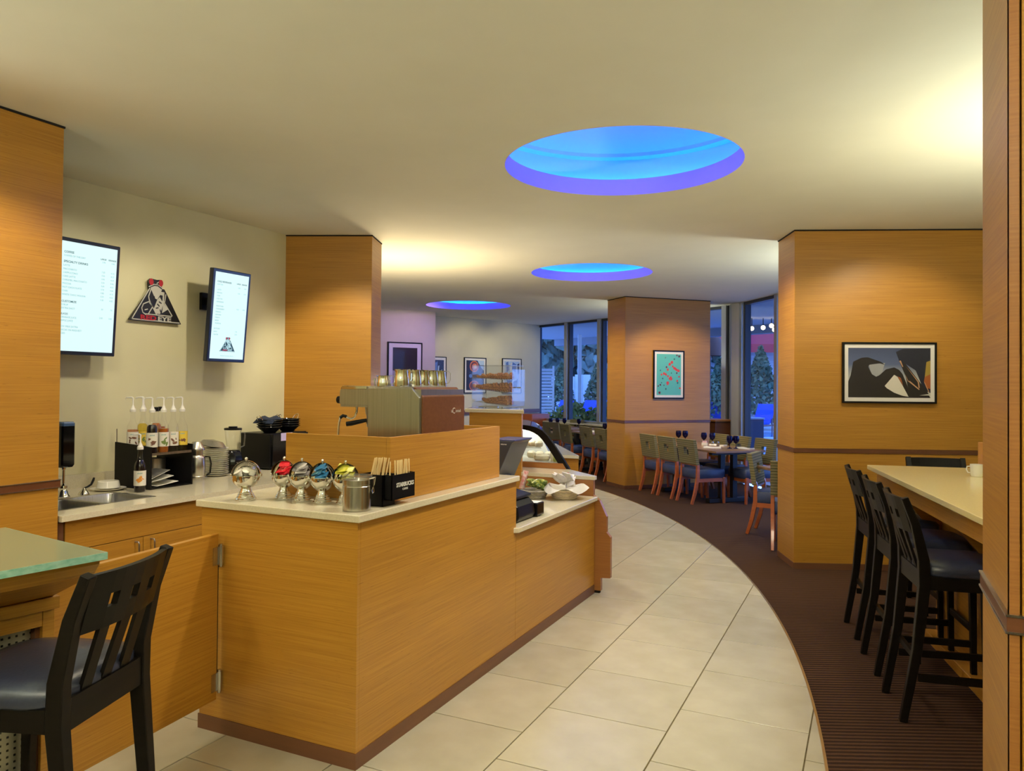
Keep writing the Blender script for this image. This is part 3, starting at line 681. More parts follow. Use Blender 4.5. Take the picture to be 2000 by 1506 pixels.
# ------------------------------------------------------------------ espresso machine
t = thing('espresso_machine', 'steel two-tone espresso machine standing inside the raised counter surround', 'coffee machine', (-2.2, 3.42, TZ)); W = (-2.2, 3.42, TZ)
Y0, Y1 = 3.20, 3.66
b = MB(); b.box(-2.33, Y0+.012, 1.10, -2.02, Y1-.012, 1.575); b.build('body', M['steel'], t, W, smooth=0)
prof = [(-2.335, 1.085), (-2.022, 1.085), (-2.022, 1.535), (-2.068, 1.582), (-2.335, 1.582)]
for ya, yb_ in ((Y0, Y0+.014), (Y1-.014, Y1)): MB().prism_xz(prof, ya, yb_).build('side_panel', M['steel'], t, W, smooth=0, bevel=.004)
b = MB(); b.prism_xz([(-2.03, 1.085), (-2.012, 1.085), (-2.012, 1.538), (-2.062, 1.588), (-2.075, 1.580)], Y0+.016, Y1-.016); bp = b.build('back_panel', M['bronze'], t, W, smooth=0, bevel=.003)
b = MB(); b.mat = Matrix.Translation((-2.038, 0, 1.5635)) @ Matrix.Rotation(R(45), 4, 'Y'); b.box(-.012, Y0+.09, -.001, .012, Y1-.08, .0012); b.build('vent_slot', M['gap'], t, W, smooth=0)
TM = frame4((0, 0, 0), (0, 1, 0), (0, 0, 1)); TM.translation = Vector((-2.0115+2.2, 3.545-3.42, 1.452-TZ))
text_mesh('lettering', [('la', -.040, 0, .024, 'CENTER'), ('C', -.020, -.006, .046, 'CENTER'), ('imbali', .028, 0, .024, 'CENTER')], plain('badge_silver', (.45, .40, .36), 0.4), bp, TM)
b = MB(); b.box(-2.34, Y0+.005, 1.580, -2.07, Y1-.005, 1.588); b.build('cup_tray', M['steel'], t, W, smooth=0, bevel=.002)
b = MB(); b.prism_xz([(-2.335, 1.487), (-2.335, 1.583), (-2.505, 1.583), (-2.522, 1.565), (-2.525, 1.502), (-2.515, 1.487)], Y0+.01, Y1-.01); hd = b.build('group_head_cover', M['steel'], t, W, smooth=0, bevel=.004)
b = MB(); b.prism_xz([(-2.345, 1.572), (-2.345, 1.590), (-2.50, 1.590), (-2.512, 1.578), (-2.505, 1.572)], Y0+.004, Y1-.004); b.build('top_rim', M['chrome'], hd, W, smooth=0, bevel=.003)
b = MB(); b.box(-2.515, Y0+.008, 1.480, -2.335, Y1-.008, 1.488); b.build('underside_plate', M['steel'], hd, W, smooth=0)
for yy in (3.25, 3.60):
    b = MB(); b.mat = Matrix.Translation((-2.525, yy, 1.515)) @ Matrix.Rotation(R(-90), 4, 'Y'); b.lathe([(0, 0), (.012, 0), (.012, .012), (.019, .014), (.020, .036), (.016, .04), (0, .04)], 18); b.build('steam_knob', M['black'], t, W)
    b = MB(); b.tube([(-2.44, yy, 1.485), (-2.44, yy, 1.455), (-2.455, yy, 1.425), (-2.475, yy-.005, 1.415), (-2.497, yy-.012, 1.425), (-2.515, yy-.02, 1.430), (-2.528, yy-.025, 1.420), (-2.532, yy-.03, 1.39), (-2.538, yy-.03, 1.32)], [.006, .006, .005, .005, .005, .006, .006, .005, .005], 10)
    w_ = b.build('steam_wand', M['chrome'], t, W)
    b = MB(); b.tube([(-2.497, yy-.012, 1.427), (-2.515, yy-.02, 1.432), (-2.528, yy-.025, 1.421)], .0085, 10); b.build('rubber_grip', M['black'], w_, W)
for yy in (3.34, 3.52):
    b = MB(); b.cyl(-2.405, yy, 1.44, 1.482, .036, 20, r2=.04); b.cyl(-2.405, yy, 1.395, 1.44, .028, 20, r2=.033); b.build('group_head', M['steel'], t, W)
    b = MB(); b.tube([(-2.43, yy, 1.408), (-2.46, yy-.01, 1.402), (-2.52, yy-.03, 1.388), (-2.545, yy-.04, 1.384)], [.008, .011, .014, .013], 10); b.build('portafilter_handle', M['black'], t, W)
    b = MB(); b.cyl(-2.405, yy, 1.372, 1.396, .031, 20); b.tube([(-2.40, yy-.012, 1.374), (-2.40, yy-.014, 1.352)], .006, 8); b.tube([(-2.40, yy+.012, 1.374), (-2.40, yy+.014, 1.352)], .006, 8); b.build('portafilter', M['chrome'], t, W)
b = MB(); b.box(-2.52, Y0+.01, 1.085, -2.335, Y1-.01, 1.15); 
for k in range(12): b.box(-2.515, Y0+.03+k*.034, 1.15, -2.34, Y0+.045+k*.034, 1.156)
b.build('drip_tray', M['steel'], t, W, smooth=0)
for (x, y) in ((-2.31, 3.23), (-2.31, 3.63), (-2.05, 3.23), (-2.05, 3.63)): MB().cyl(x, y, TZ, 1.086, .02, 14).build('foot', M['black'], t, W)
# milk pitchers on top
def pitcher_parts(t, r, h):
    b = MB(); b.lathe([(0, 0), (r*1.05, 0), (r*1.08, .004), (r*1.0, h*.5), (r*.86, h*.92), (r*.90, h), (r*.86, h), (r*.82, h*.92), (r*.96, h*.5), (r, .006), (0, .005)], 28); b.build('body', M['chrome'], t)
    b = MB(); b.path_bar([(r*.88, 0, h*.95), (r*1.3, 0, h*1.0), (r*1.62, 0, h*.86), (r*1.62, 0, h*.45), (r*1.35, 0, h*.22), (r*1.0, 0, h*.18)], .010, .0025, side=(0, 1, 0)); b.build('handle', M['chrome'], t)
    b = MB(); b.add([(-r*.84, -.012, h*.9), (-r*.84, .012, h*.9), (-r*1.12, 0, h*1.03), (-r*.78, 0, h*.7)], [(0, 2, 3), (2, 1, 3)]); b.build('spout', M['chrome'], t)
labs = ['leftmost of five steel milk pitchers on the espresso machine', 'second steel milk pitcher from the left on the espresso machine', 'middle one of the five steel milk pitchers on the espresso machine',
        'fourth steel milk pitcher from the left on the espresso machine', 'rightmost of five steel milk pitchers, handle standing clear at its right']
pp = None
for k, (x, y) in enumerate(((-2.16, 3.245), (-2.15, 3.345), (-2.155, 3.435), (-2.15, 3.52), (-2.15, 3.605))):
    if pp is None:
        pp = thing('milk_pitcher', labs[0], 'pitcher', (x, y, 1.5885), R(62), 'milk pitchers'); pitcher_parts(pp, .037, .088)
    else: copy_tree(pp, labs[k], (x, y, 1.5885), R(62-k*9))
t = thing('milk_pitcher', 'small steel pitcher standing alone at the left of the machine top', 'pitcher', (-2.265, 3.24, 1.5885), R(20), 'milk pitchers'); pitcher_parts(t, .036, .056)
b = MB(); b.cyl(0, 0, 0, .034, .0045, 10); b.cyl(0, 0, .026, .040, .006, 10); o = b.build('thermometer', M['steel_v'], loc=(-2.318, 3.235, 1.5905)); tag(o, 'short steel thermometer stub beside the small pitcher', 'thermometer')
o = MB().lathe([(0, 0), (.026, 0), (.030, .06), (.028, .062), (.024, .06), (.022, .004), (0, .004)], 20).build('shot_glass', M['glass'], loc=(-2.44, 3.255, 1.157)); tag(o, 'small clear shot glass under the machine spouts', 'glass')
o = MB().lathe([(0, 0), (.03, 0), (.036, .205), (.034, .206), (.028, .004), (0, .004)], 20).build('tumbler', M['glass'], loc=(-2.455, 3.07, TZ)); tag(o, 'clear tall tumbler inside the surround, left of the machine side', 'glass')

# ------------------------------------------------------------------ till on the low counter
LZ = .7455
t = thing('pos_terminal', 'dark till screen on an angled stand, seen from the side behind the raised surround', 'till', (-2.28, 4.74, LZ)); W = (-2.28, 4.74, LZ)
b = MB(); b.prism_xz([(-2.40, LZ), (-2.16, LZ), (-2.18, LZ+.045), (-2.38, LZ+.045)], 4.62, 4.88); b.build('base', M['black'], t, W, smooth=0, bevel=.006)
b = MB(); b.prism_xz([(-2.33, LZ+.045), (-2.25, LZ+.045), (-2.27, .98), (-2.32, .98)], 4.70, 4.80); b.build('stand', M['black'], t, W, smooth=0, bevel=.005)
dk = mat('till_dark_grey', (0.035, 0.04, 0.055), 0.3, coat=0.2)
b = MB(); b.prism_xz([(-2.34, .955), (-2.30, .940), (-2.18, 1.205), (-2.155, 1.225), (-2.345, 1.222)], 4.60, 4.90); hs = b.build('screen_housing', dk, t, W, smooth=0, bevel=.006)
b = MB(); b.box(-2.345, 4.605, 1.222, -2.155, 4.895, 1.232); b.build('top_trim', plain('till_trim', (0.05, 0.05, 0.16), 0.35), hs, W, smooth=0, bevel=.003)
TM = frame4((0, 0, 0), (1, 0, 0), (0, 0, 1)); TM.translation = Vector((-2.235+2.28, 4.5995-4.74, 1.196-LZ)); text_mesh('maker_mark', [('micros', 0, 0, .016, 'CENTER')], plain('letter_white', (.75, .75, .72)), hs, TM)
t = thing('receipt_printer', 'black receipt printer with white paper showing, at the front of the low counter', 'printer', (-2.03, 4.40, LZ)); W = (-2.03, 4.40, LZ)
b = MB(); b.loft([[(x, y, z) for x, z in ((-2.16, LZ), (-1.975, LZ), (-1.955, LZ+.03), (-1.965, LZ+.10), (-2.02, LZ+.15), (-2.16, LZ+.15))] for y in (4.24, 4.50)]); b.build('body', M['black'], t, W, smooth=0, bevel=.01)
b = MB(); b.box(-2.07, 4.51, LZ+.008, -1.945, 4.62, LZ+.088); b.box(-2.06, 4.53, LZ, -1.955, 4.60, LZ+.008); b.build('card_reader', M['black_gloss'], t, W, smooth=0, bevel=.005)
b = MB(); b.mat = Matrix.Translation((-2.0, 4.565, LZ+.09)); b.box(-.055, -.045, 0, .045, .045, .002); b.build('paper', M['paper'], t, W, smooth=0)
b = MB(); b.mat = Matrix.Translation((-2.09, 4.46, LZ+.155)) @ Matrix.Rotation(R(12), 4, 'Y'); b.box(-.07, -.20, 0, .10, .05, .022); b.build('lid', M['black'], t, W, smooth=0, bevel=.006)
# snack baskets
def basket(name, lab, x, y, r0, r1, h, m_, rib=10):
    t = thing(name, lab, 'basket', (x, y, LZ))
    b = MB(); b.lathe([(0, .001), (r0, .001), (r1, h), (r1+.006, h+.004), (r1-.004, h), (r0-.004, .006), (0, .006)], 24)
    b.build('bowl', m_, t)
    b = MB()
    for k in range(5):
        z = .012+k*h/5; rr_ = r0+(r1-r0)*z/h+.002
        b.tube([(rr_*math.cos(2*math.pi*q/24), rr_*math.sin(2*math.pi*q/24), z+.003*(-1)**q) for q in range(24)], .0038, 5, closed=True)
    b.build('weave', m_, t)
    b = MB(); b.tube([((r1+.004)*math.cos(2*math.pi*q/24), (r1+.004)*math.sin(2*math.pi*q/24), h) for q in range(24)], .007, 6, closed=True); b.build('rim', m_, t)
    return t
wk = mat('white_wicker', (0.74, 0.66, 0.50), 0.8, noise=((80, 80, 80), (0.62, 0.52, 0.36), .3, .7)); gw = mat('grey_wicker', (0.38, 0.36, 0.30), 0.8, noise=((80, 80, 80), (0.26, 0.24, 0.2), .3, .7))
bx1 = (-2.30, 5.28); bx2 = (-2.09, 5.36)
basket('snack_basket', 'grey wicker basket of green wrapped snacks beside the till', *bx1, .075, .10, .06, gw)
basket('snack_basket', 'white wicker basket lined with cloth, holding white snack bags', *bx2, .085, .115, .07, wk)
b = MB(); n = 28   # cloth liner hanging over the rim
ring = []
for k in range(4):
    row = []
    for q in range(n):
        a = 2*math.pi*q/n; f = 1+.10*math.sin(3*a+.6)+.05*math.sin(7*a)
        rad, z = ((.07, .03), (.112, .078), (.132*f, .098+.018*math.sin(2*a+1)), (.165*f, .070+.022*math.sin(4*a)))[k]
        row.append((rad*math.cos(a), rad*math.sin(a), z))
    ring.append(row)
b.loft(ring, caps=False); o = b.build('cloth_liner', M['linen'], loc=(bx2[0], bx2[1], LZ), smooth=60); tag(o, 'white cloth liner spilling over the rim of the white snack basket', 'cloth')
def bag(name, lab, grp, loc, rot, m_, sx=.05, sy=.065, mark=None):
    b = MB(); rings = []
    for k in range(7):
        u = k/6; th = .004+.020*math.sin(math.pi*u)
        w_ = sx*(1-.10*math.sin(math.pi*u)); rings.append([(-w_, -sy+2*sy*u, 0), (-w_*.5, -sy+2*sy*u, -th), (w_*.5, -sy+2*sy*u, -th), (w_, -sy+2*sy*u, 0), (w_*.5, -sy+2*sy*u, th), (-w_*.5, -sy+2*sy*u, th)])
    b.loft(rings); o = b.build(name, m_, loc=loc, smooth=50); o.rotation_euler = rot; tag(o, lab, 'snack', grp)
    if mark:
        b = MB(); b.mat = Matrix.Translation((sx*.25, sy*.2, .0235)); b.cyl(0, 0, 0, .0015, .012, 12); b.build('red_mark', mark, o)
    return o
gm = mat('green_wrapper', (0.10, 0.17, 0.03), 0.3, noise=((45, 45, 45), (0.46, 0.48, 0.10), .45, .6)); pkm = mat('pink_wrapper', (0.62, 0.22, 0.20), 0.3, noise=((50, 50, 50), (0.75, 0.6, 0.55), .4, .6)); wm = mat('white_snack_bag', (0.74, 0.72, 0.70), 0.35, noise=((30, 30, 30), (0.62, 0.60, 0.60), .4, .6)); rd = plain('red_print', (0.55, 0.02, 0.02))
for k in range(7):
    a = k*.9; bag('snack_bar', ORD[k]+' green wrapped snack bar from the bottom of the grey basket pile', 'green snack bars', (bx1[0]+.045*math.cos(a)+.02, bx1[1]+.04*math.sin(a), LZ+.085+.007*k), (R(random.uniform(-30, 30)), R(random.uniform(-25, 10)), a), gm, .02, .062)
bag('snack_bar', 'pink wrapped snack standing tallest at the left of the grey basket', None, (bx1[0]-.085, bx1[1]-.015, LZ+.135), (R(75), R(12), R(15)), pkm, .022, .07)
for k in range(7):
    a = k*.95; bag('snack_bag', ORD[k]+' white red-dotted snack bag from the bottom of the white basket pile', 'white snack bags', (bx2[0]+.05*math.cos(a), bx2[1]+.045*math.sin(a), LZ+.125+.007*k), (R(random.uniform(25, 60)), R(random.uniform(-30, 30)), a*.5), wm, .04, .055, rd)

# ================================================================== BUFFET BEYOND THE TILL
t = thing('buffet_counter', 'veneered buffet counter with stepped tray rail beyond the low counter', 'counter', (-2.4, 5.6, 0)); W = (-2.4, 5.6, 0)
b = MB(); b.prism_xz([(-2.95, .02), (-1.873, .02), (-1.873, .118), (-1.797, .125), (-1.797, .437), (-1.83, .474), (-1.83, .594), (-1.886, .712), (-1.938, .752), (-1.938, .868), (-2.95, .868)], 5.585, 5.625)
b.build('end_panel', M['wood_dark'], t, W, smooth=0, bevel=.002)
b = MB(); b.prism([(-2.94, 5.63), (-1.96, 5.63), (-2.29, 5.95), (-2.90, 7.05), (-3.65, 7.05)], .05, .868); b.build('body', M['wood'], t, W, smooth=0)
b = MB(); b.prism([(-1.95, 5.63), (-1.85, 5.63), (-2.18, 5.95), (-2.28, 5.95)], .44, .475); b.build('tray_rail', M['wood'], t, W, smooth=0)
MB().box(-2.9, 5.59, 0, -1.885, 5.62, .02).build('toe_kick', M['gap'], t, W, smooth=0)
b = MB(); b.prism([(-2.97, 5.583), (-1.926, 5.583), (-1.926, 5.63), (-2.27, 5.95), (-2.88, 7.07), (-3.67, 7.07)], .868, .8975); tag(b.build('stone_countertop', M['stone'], smooth=0, bevel=.003), 'stone top of the buffet counter under the curved glass display case', 'countertop')
t = thing('pastry_pedestal', 'tall veneered pedestal with stone top carrying the clear pastry tower', 'pedestal', (-2.79, 5.9, .0)); W = (-2.79, 5.9, 0)
MB().prism([(-3.035, 5.605), (-2.552, 5.605), (-2.81, 6.12), (-3.27, 6.12)], .8985, 1.370).build('body', M['wood'], t, W, smooth=0)
MB().box(-3.035, 5.58, .7455, -2.552, 5.6045, 1.370).build('front_panel', M['wood'], t, W, smooth=0, bevel=.002)
MB().prism([(-3.07, 5.565), (-2.525, 5.565), (-2.80, 6.14), (-3.31, 6.14)], 1.3705, 1.3995).build('stone_cap', M['stone'], t, W, smooth=0, bevel=.003)
# acrylic pastry tower
PX0, PX1, PY0, PY1, PZ0, PZ1 = -3.10, -2.735, 5.74, 6.02, 1.40, 1.765
t = thing('pastry_tower', 'clear acrylic tower with three sloping shelves of biscotti', 'display case', (PX0, PY0, PZ0)); W = (PX0, PY0, PZ0)
for nm, bx in (('front_wall', (PX0, PY0, PZ0, PX1, PY0+.005, PZ1)), ('rear_wall', (PX0, PY1-.005, PZ0, PX1, PY1, PZ1)), ('left_wall', (PX0, PY0+.006, PZ0, PX0+.005, PY1-.006, PZ1)), ('top_wall', (PX0, PY0, PZ1, PX1, PY1, PZ1+.005)), ('floor_plate', (PX0+.006, PY0+.006, PZ0, PX1, PY1-.006, PZ0+.006))):
    MB().box(*bx).build(nm, M['acrylic'], t, W, smooth=0)
d_ = MB().box(PX1+.012, PY0+.01, PZ0+.02, PX1+.017, PY1-.01, PZ1-.03).build('door', M['acrylic'], t, W, smooth=0)
b = MB(); b.box(PX1+.018, PY0+.1, 1.575, PX1+.055, PY0+.115, 1.585); b.build('handle', M['steel'], d_, W, smooth=0)
bisc = mat('baked_biscotti', (0.17, 0.05, 0.015), 0.7, noise=((70, 70, 70), (0.50, 0.22, 0.07), .4, .6), bump=0.4)
bp_ = None
for sh, (zl, zr, x0) in enumerate(((1.462, 1.425, -2.98), (1.572, 1.535, -3.03), (1.665, 1.645, -3.04))):
    b = MB(); b.loft([[(PX0+.006, y, zl), (PX1-.03, y, zr), (PX1-.03, y, zr-.004), (PX0+.006, y, zl-.004)] for y in (PY1-.01, PY0+.01)]); sh_ = b.build('shelf', M['acrylic'], t, W, smooth=0)
    n = 13
    for row in range(2):
        for k in range(n):
            u = k/(n-1); x = x0+(PX1-.05-x0)*u; zb = zl+(zr-zl)*((x-PX0)/(PX1-.03-PX0))+.001
            if bp_ is None:
                bb = MB(); bb.loft([[(q*.010*s_, p*.018*s_, zz) for q, p in ((-1, -1), (1, -1), (1.1, 0), (1, 1), (-1, 1), (-1.1, 0))] for zz, s_ in ((0, .6), (.014, 1), (.066, 1.0), (.082, .6))])
                bp_ = bb.build('biscotti', bisc, smooth=40); o = bp_
            else: o = bp_.copy(); COL.objects.link(o)
            o.location = (x, PY0+.06+.09*row, zb+.004); o.rotation_euler = (R(random.uniform(-8, 8)), R(-66+52*u+random.uniform(-14, 14)), R(random.uniform(-14, 14))); o.scale.z = (.7+.3*u)*(.72 if sh == 2 else 1)
            tag(o, ORD[k]+' biscotti from the left, '+('front', 'rear')[row]+' row on the '+('bottom', 'middle', 'top')[sh]+' shelf of the pastry tower', 'biscotti', 'biscotti on the '+('bottom', 'middle', 'top')[sh]+' shelf')
b = MB(); b.tube([(-3.04, 5.70+.06, 1.412), (-2.98, 5.765, 1.418), (-2.86, 5.77, 1.414)], [.006, .004, .008], 8); o = b.build('tongs', M['chrome']); tag(o, 'chrome serving tongs lying on the bottom plate of the pastry tower', 'tongs')
# curved display case
SK_ = Vector((-.42, .908))*1.05
oc = [(-2.80, 1.262), (-2.71, 1.258), (-2.64, 1.252), (-2.58, 1.238), (-2.53, 1.216), (-2.48, 1.172), (-2.43, 1.11), (-2.38, 1.045), (-2.325, .968), (-2.275, .898)]
ic = [(-2.80, 1.222), (-2.715, 1.217), (-2.655, 1.210), (-2.61, 1.196), (-2.565, 1.172), (-2.525, 1.135), (-2.48, 1.08), (-2.43, 1.012), (-2.375, .935), (-2.35, .898)]
t = thing('display_case', 'curved glass pastry display case with black end frame, lit inside', 'display case', (-2.5, 5.95, .898)); W = (-2.5, 5.95, .898)
DY = 5.95
b = MB(); b.prism_xz(oc+ic[::-1], DY, DY+.03); b.build('end_frame', M['black'], t, W, smooth=0)
n = len(oc)
b = MB(); b.loft([[(x, DY+.001, z) for x, z in oc[:9]+[(p[0]-.006, p[1]-.006) for p in oc[:9][::-1]]], [(x+SK_.x, DY+SK_.y, z) for x, z in oc[:9]+[(p[0]-.006, p[1]-.006) for p in oc[:9][::-1]]]]); b.build('curved_glass', M['pane'], t, W)
b = MB(); b.prism_xz([(p[0], p[1]) for p in ic]+[(-2.80, .898)], DY+.010, DY+.014); b.build('end_glass', M['pane'], t, W, smooth=0)
b = MB(); b.loft([[(-2.95, DY+.02, .899), (-2.36, DY+.02, .899), (-2.37, DY+.02, .945), (-2.95, DY+.02, .945)], [(-2.95+SK_.x, DY+SK_.y, .899), (-2.36+SK_.x, DY+SK_.y, .899), (-2.37+SK_.x, DY+SK_.y, .945), (-2.95+SK_.x, DY+SK_.y, .945)]]); b.build('deck', M['white'], t, W, smooth=0)
b = MB(); b.prism_xz([(-2.95, .8985), (-2.305, .8985), (-2.335, .944), (-2.95, .944)], DY-.018, DY-.001); b.build('base_board', M['wood_dark'], t, W, smooth=0)
b = MB(); b.loft([[(-2.95, DY+.06, 1.055), (-2.56, DY+.06, 1.055), (-2.56, DY+.06, 1.063), (-2.95, DY+.06, 1.063)], [(-2.95+SK_.x*.9, DY+SK_.y*.9, 1.055), (-2.56+SK_.x*.9, DY+SK_.y*.9, 1.055), (-2.56+SK_.x*.9, DY+SK_.y*.9, 1.063), (-2.95+SK_.x*.9, DY+SK_.y*.9, 1.063)]]); b.build('glass_shelf', M['acrylic'], t, W, smooth=0)
b = MB(); b.loft([[(-2.99+SK_.x*k, DY+SK_.y*k, .9), (-2.98+SK_.x*k, DY+SK_.y*k, .9), (-2.98+SK_.x*k, DY+SK_.y*k, 1.25), (-2.99+SK_.x*k, DY+SK_.y*k, 1.25)] for k in (0, 1)]); b.build('rear_panel', M['white'], t, W, smooth=0)
b = MB(); b.loft([[(-2.97+SK_.x*k, DY+SK_.y*k, .946), (-2.42+SK_.x*k, DY+SK_.y*k, .946), (-2.52+SK_.x*k, DY+SK_.y*k, 1.13), (-2.66+SK_.x*k, DY+SK_.y*k, 1.20), (-2.97+SK_.x*k, DY+SK_.y*k, 1.20)] for k in (.55, .56)]); b.build('divider_panel', M['white'], t, W, smooth=0)
b = MB(); b.tube([(-2.72, DY+.06, 1.205), (-2.72+SK_.x*.9, DY+SK_.y*.9, 1.205)], .010, 8); b.build('light_tube', emissive('case_light', (1.0, 0.94, 0.76), 55), t, W)
cr = mat('cream_pastry', (0.80, 0.72, 0.52), 0.6, noise=((30, 30, 30), (0.72, 0.60, 0.36), .4, .7), bump=.3); gr = plain('yellow_green_salad', (0.45, 0.48, 0.12))
def bun(name, lab, x, y, z, rx, ry, rz_, m_, grp=None):
    b = MB(); b.lathe([(0, 0), (.8, 0), (1, .3), (.95, .7), (.6, .96), (0, 1)], 18); b.v = [Vector((v.x*rx, v.y*ry, v.z*rz_)) for v in b.v]
    tag(b.build(name, m_, loc=(x, y, z)), lab, 'pastry', grp)
bun('iced_cake', 'white iced cake on the lower deck of the display case', -2.60, 6.12, .946, .075, .07, .055, cr)
bun('wrapped_sandwich', 'tall pale wrapped sandwich next to the curved black frame', -2.475, 6.12, .946, .045, .05, .10, cr)
bun('salad_bowl', 'yellow green salad cup at the right corner of the display deck', -2.435, 6.05, .946, .03, .03, .05, gr)
for k in range(4): bun('cream_bun', ORD[k]+' pale bun from the glass front on the upper shelf of the display case', -2.62-.075*k, 6.10+.03*k, 1.064, .036, .042, .05, cr, 'buns on the upper shelf')
for k in range(3): bun('cream_bun', ORD[k]+' frosted roll from the glass front in the rear row of the display deck', -2.62-.085*k, 6.32, .946, .04, .045, .06, cr, 'frosted rolls on the lower deck')
# second buffet block beyond
t = thing('buffet_counter', 'farther buffet counter with stone top, showing beyond the display case', 'counter', (-3.0, 7.2, 0)); W = (-3.0, 7.2, 0)
b = MB(); b.prism([(-3.6, 7.18), (-2.65, 7.18), (-3.45, 8.5), (-4.4, 8.5)], .05, .868); b.build('body', M['wood'], t, W, smooth=0)
b = MB(); b.prism([(-3.6, 7.15), (-2.635, 7.15), (-3.44, 8.52), (-4.4, 8.52)], .868, .898); b.build('stone_top', M['stone'], t, W, smooth=0)
b = MB(); b.prism([(-3.55, 7.22), (-2.72, 7.22), (-3.5, 8.5), (-4.35, 8.5)], 0, .05); b.build('toe_kick', M['plinth'], t, W, smooth=0)

# ================================================================== THINGS ON THE BACK COUNTER
BT = BZ+.0005
t = thing('water_tap', 'chrome stemmed water tap with a tall black head, beside the left pier', 'tap', (-4.64, 3.14, BT))
b = MB(); b.lathe([(0, 0), (.040, 0), (.040, .008), (.030, .02), (.026, .035), (.018, .05), (.024, .06), (.022, .075), (.012, .085), (.0075, .09), (.0075, .175), (.012, .178), (.013, .195), (.009, .2), (0, .2)], 24); b.build('stem', M['chrome'], t)
b = MB(); b.loft([[(q*.048*f, p*.045*f, z) for q, p in ((-1, -.8), (-.8, -1), (.8, -1), (1, -.8), (1, .8), (.8, 1), (-.8, 1), (-1, .8))] for z, f in ((.193, .82), (.208, 1), (.455, 1.0))]); b.build('head', M['black_gloss'], t, smooth=30)
b = MB(); b.loft([[(q*.048*f, p*.045*f, z) for q, p in ((-1, -.8), (-.8, -1), (.8, -1), (1, -.8), (1, .8), (.8, 1), (-.8, 1), (-1, .8))] for z, f in ((.4555, 1.0), (.472, 1.0), (.482, .85))]); b.build('lid', plain('blue_plastic', (0.06, 0.12, 0.28), .2), t, smooth=30)
t = thing('tap_lever', 'chrome lever valve with black grip, right of the water tap', 'valve', (-4.64, 3.28, BT))
b = MB(); b.lathe([(0, 0), (.034, 0), (.034, .006), (.024, .022), (.012, .035), (.008, .045), (0, .046)], 22); b.build('bell_base', M['chrome'], t)
b = MB(); b.tube([(0, 0, .042), (.005, .02, .048), (.008, .045, .062), (.008, .06, .09), (.008, .065, .105)], [.005, .006, .007, .008, .006], 10); b.build('lever', M['black'], t)
t = thing('dish', 'upturned white ramekin dish on a white plate beside the sink', 'dish', (-4.70, 3.50, BT+.0185))
MB().lathe([(0, .045), (.062, .045), (.066, .042), (.074, 0), (.070, 0), (.062, .038), (0, .040)], 32).build('bowl', M['white'], t)
o = MB().lathe([(0, .004), (.07, .004), (.110, .016), (.112, .018), (.108, .018), (.07, .008), (0, .008)], 36).build('plate', M['white'], loc=(-4.70, 3.50, BT-.0035)); tag(o, 'white saucer plate under the upturned dish beside the sink', 'plate')
# syrup rack
t = thing('syrup_rack', 'black two-tier rack of syrup bottles on the back counter', 'rack', (-4.63, 3.81, BT)); W = (-4.63, 3.81, BT)
for y in (3.628, 3.975):
    b = MB(); b.loft([[(-4.81, y, BT), (-4.45, y, BT), (-4.45, y, 1.155), (-4.60, y, 1.165), (-4.81, y, 1.178)], [(-4.81, y+.012, BT), (-4.45, y+.012, BT), (-4.45, y+.012, 1.155), (-4.60, y+.012, 1.165), (-4.81, y+.012, 1.178)]]); b.build('side_panel', M['black'], t, W, smooth=0)
MB().box(-4.81, 3.641, 1.095, -4.455, 3.974, 1.105).build('shelf', plain('smoked_shelf', (.10, .09, .06), .2), t, W, smooth=0)
MB().box(-4.456, 3.641, 1.095, -4.45, 3.974, 1.112).build('shelf_lip', M['steel'], t, W, smooth=0)
MB().box(-4.81, 3.641, BT+.001, -4.45, 3.974, BT+.008).build('bottom_panel', M['black'], t, W, smooth=0)
MB().cyl(-4.80, 3.635, 1.178, 1.27, .003, 8).build('wire_rod', M['steel'], t, W)
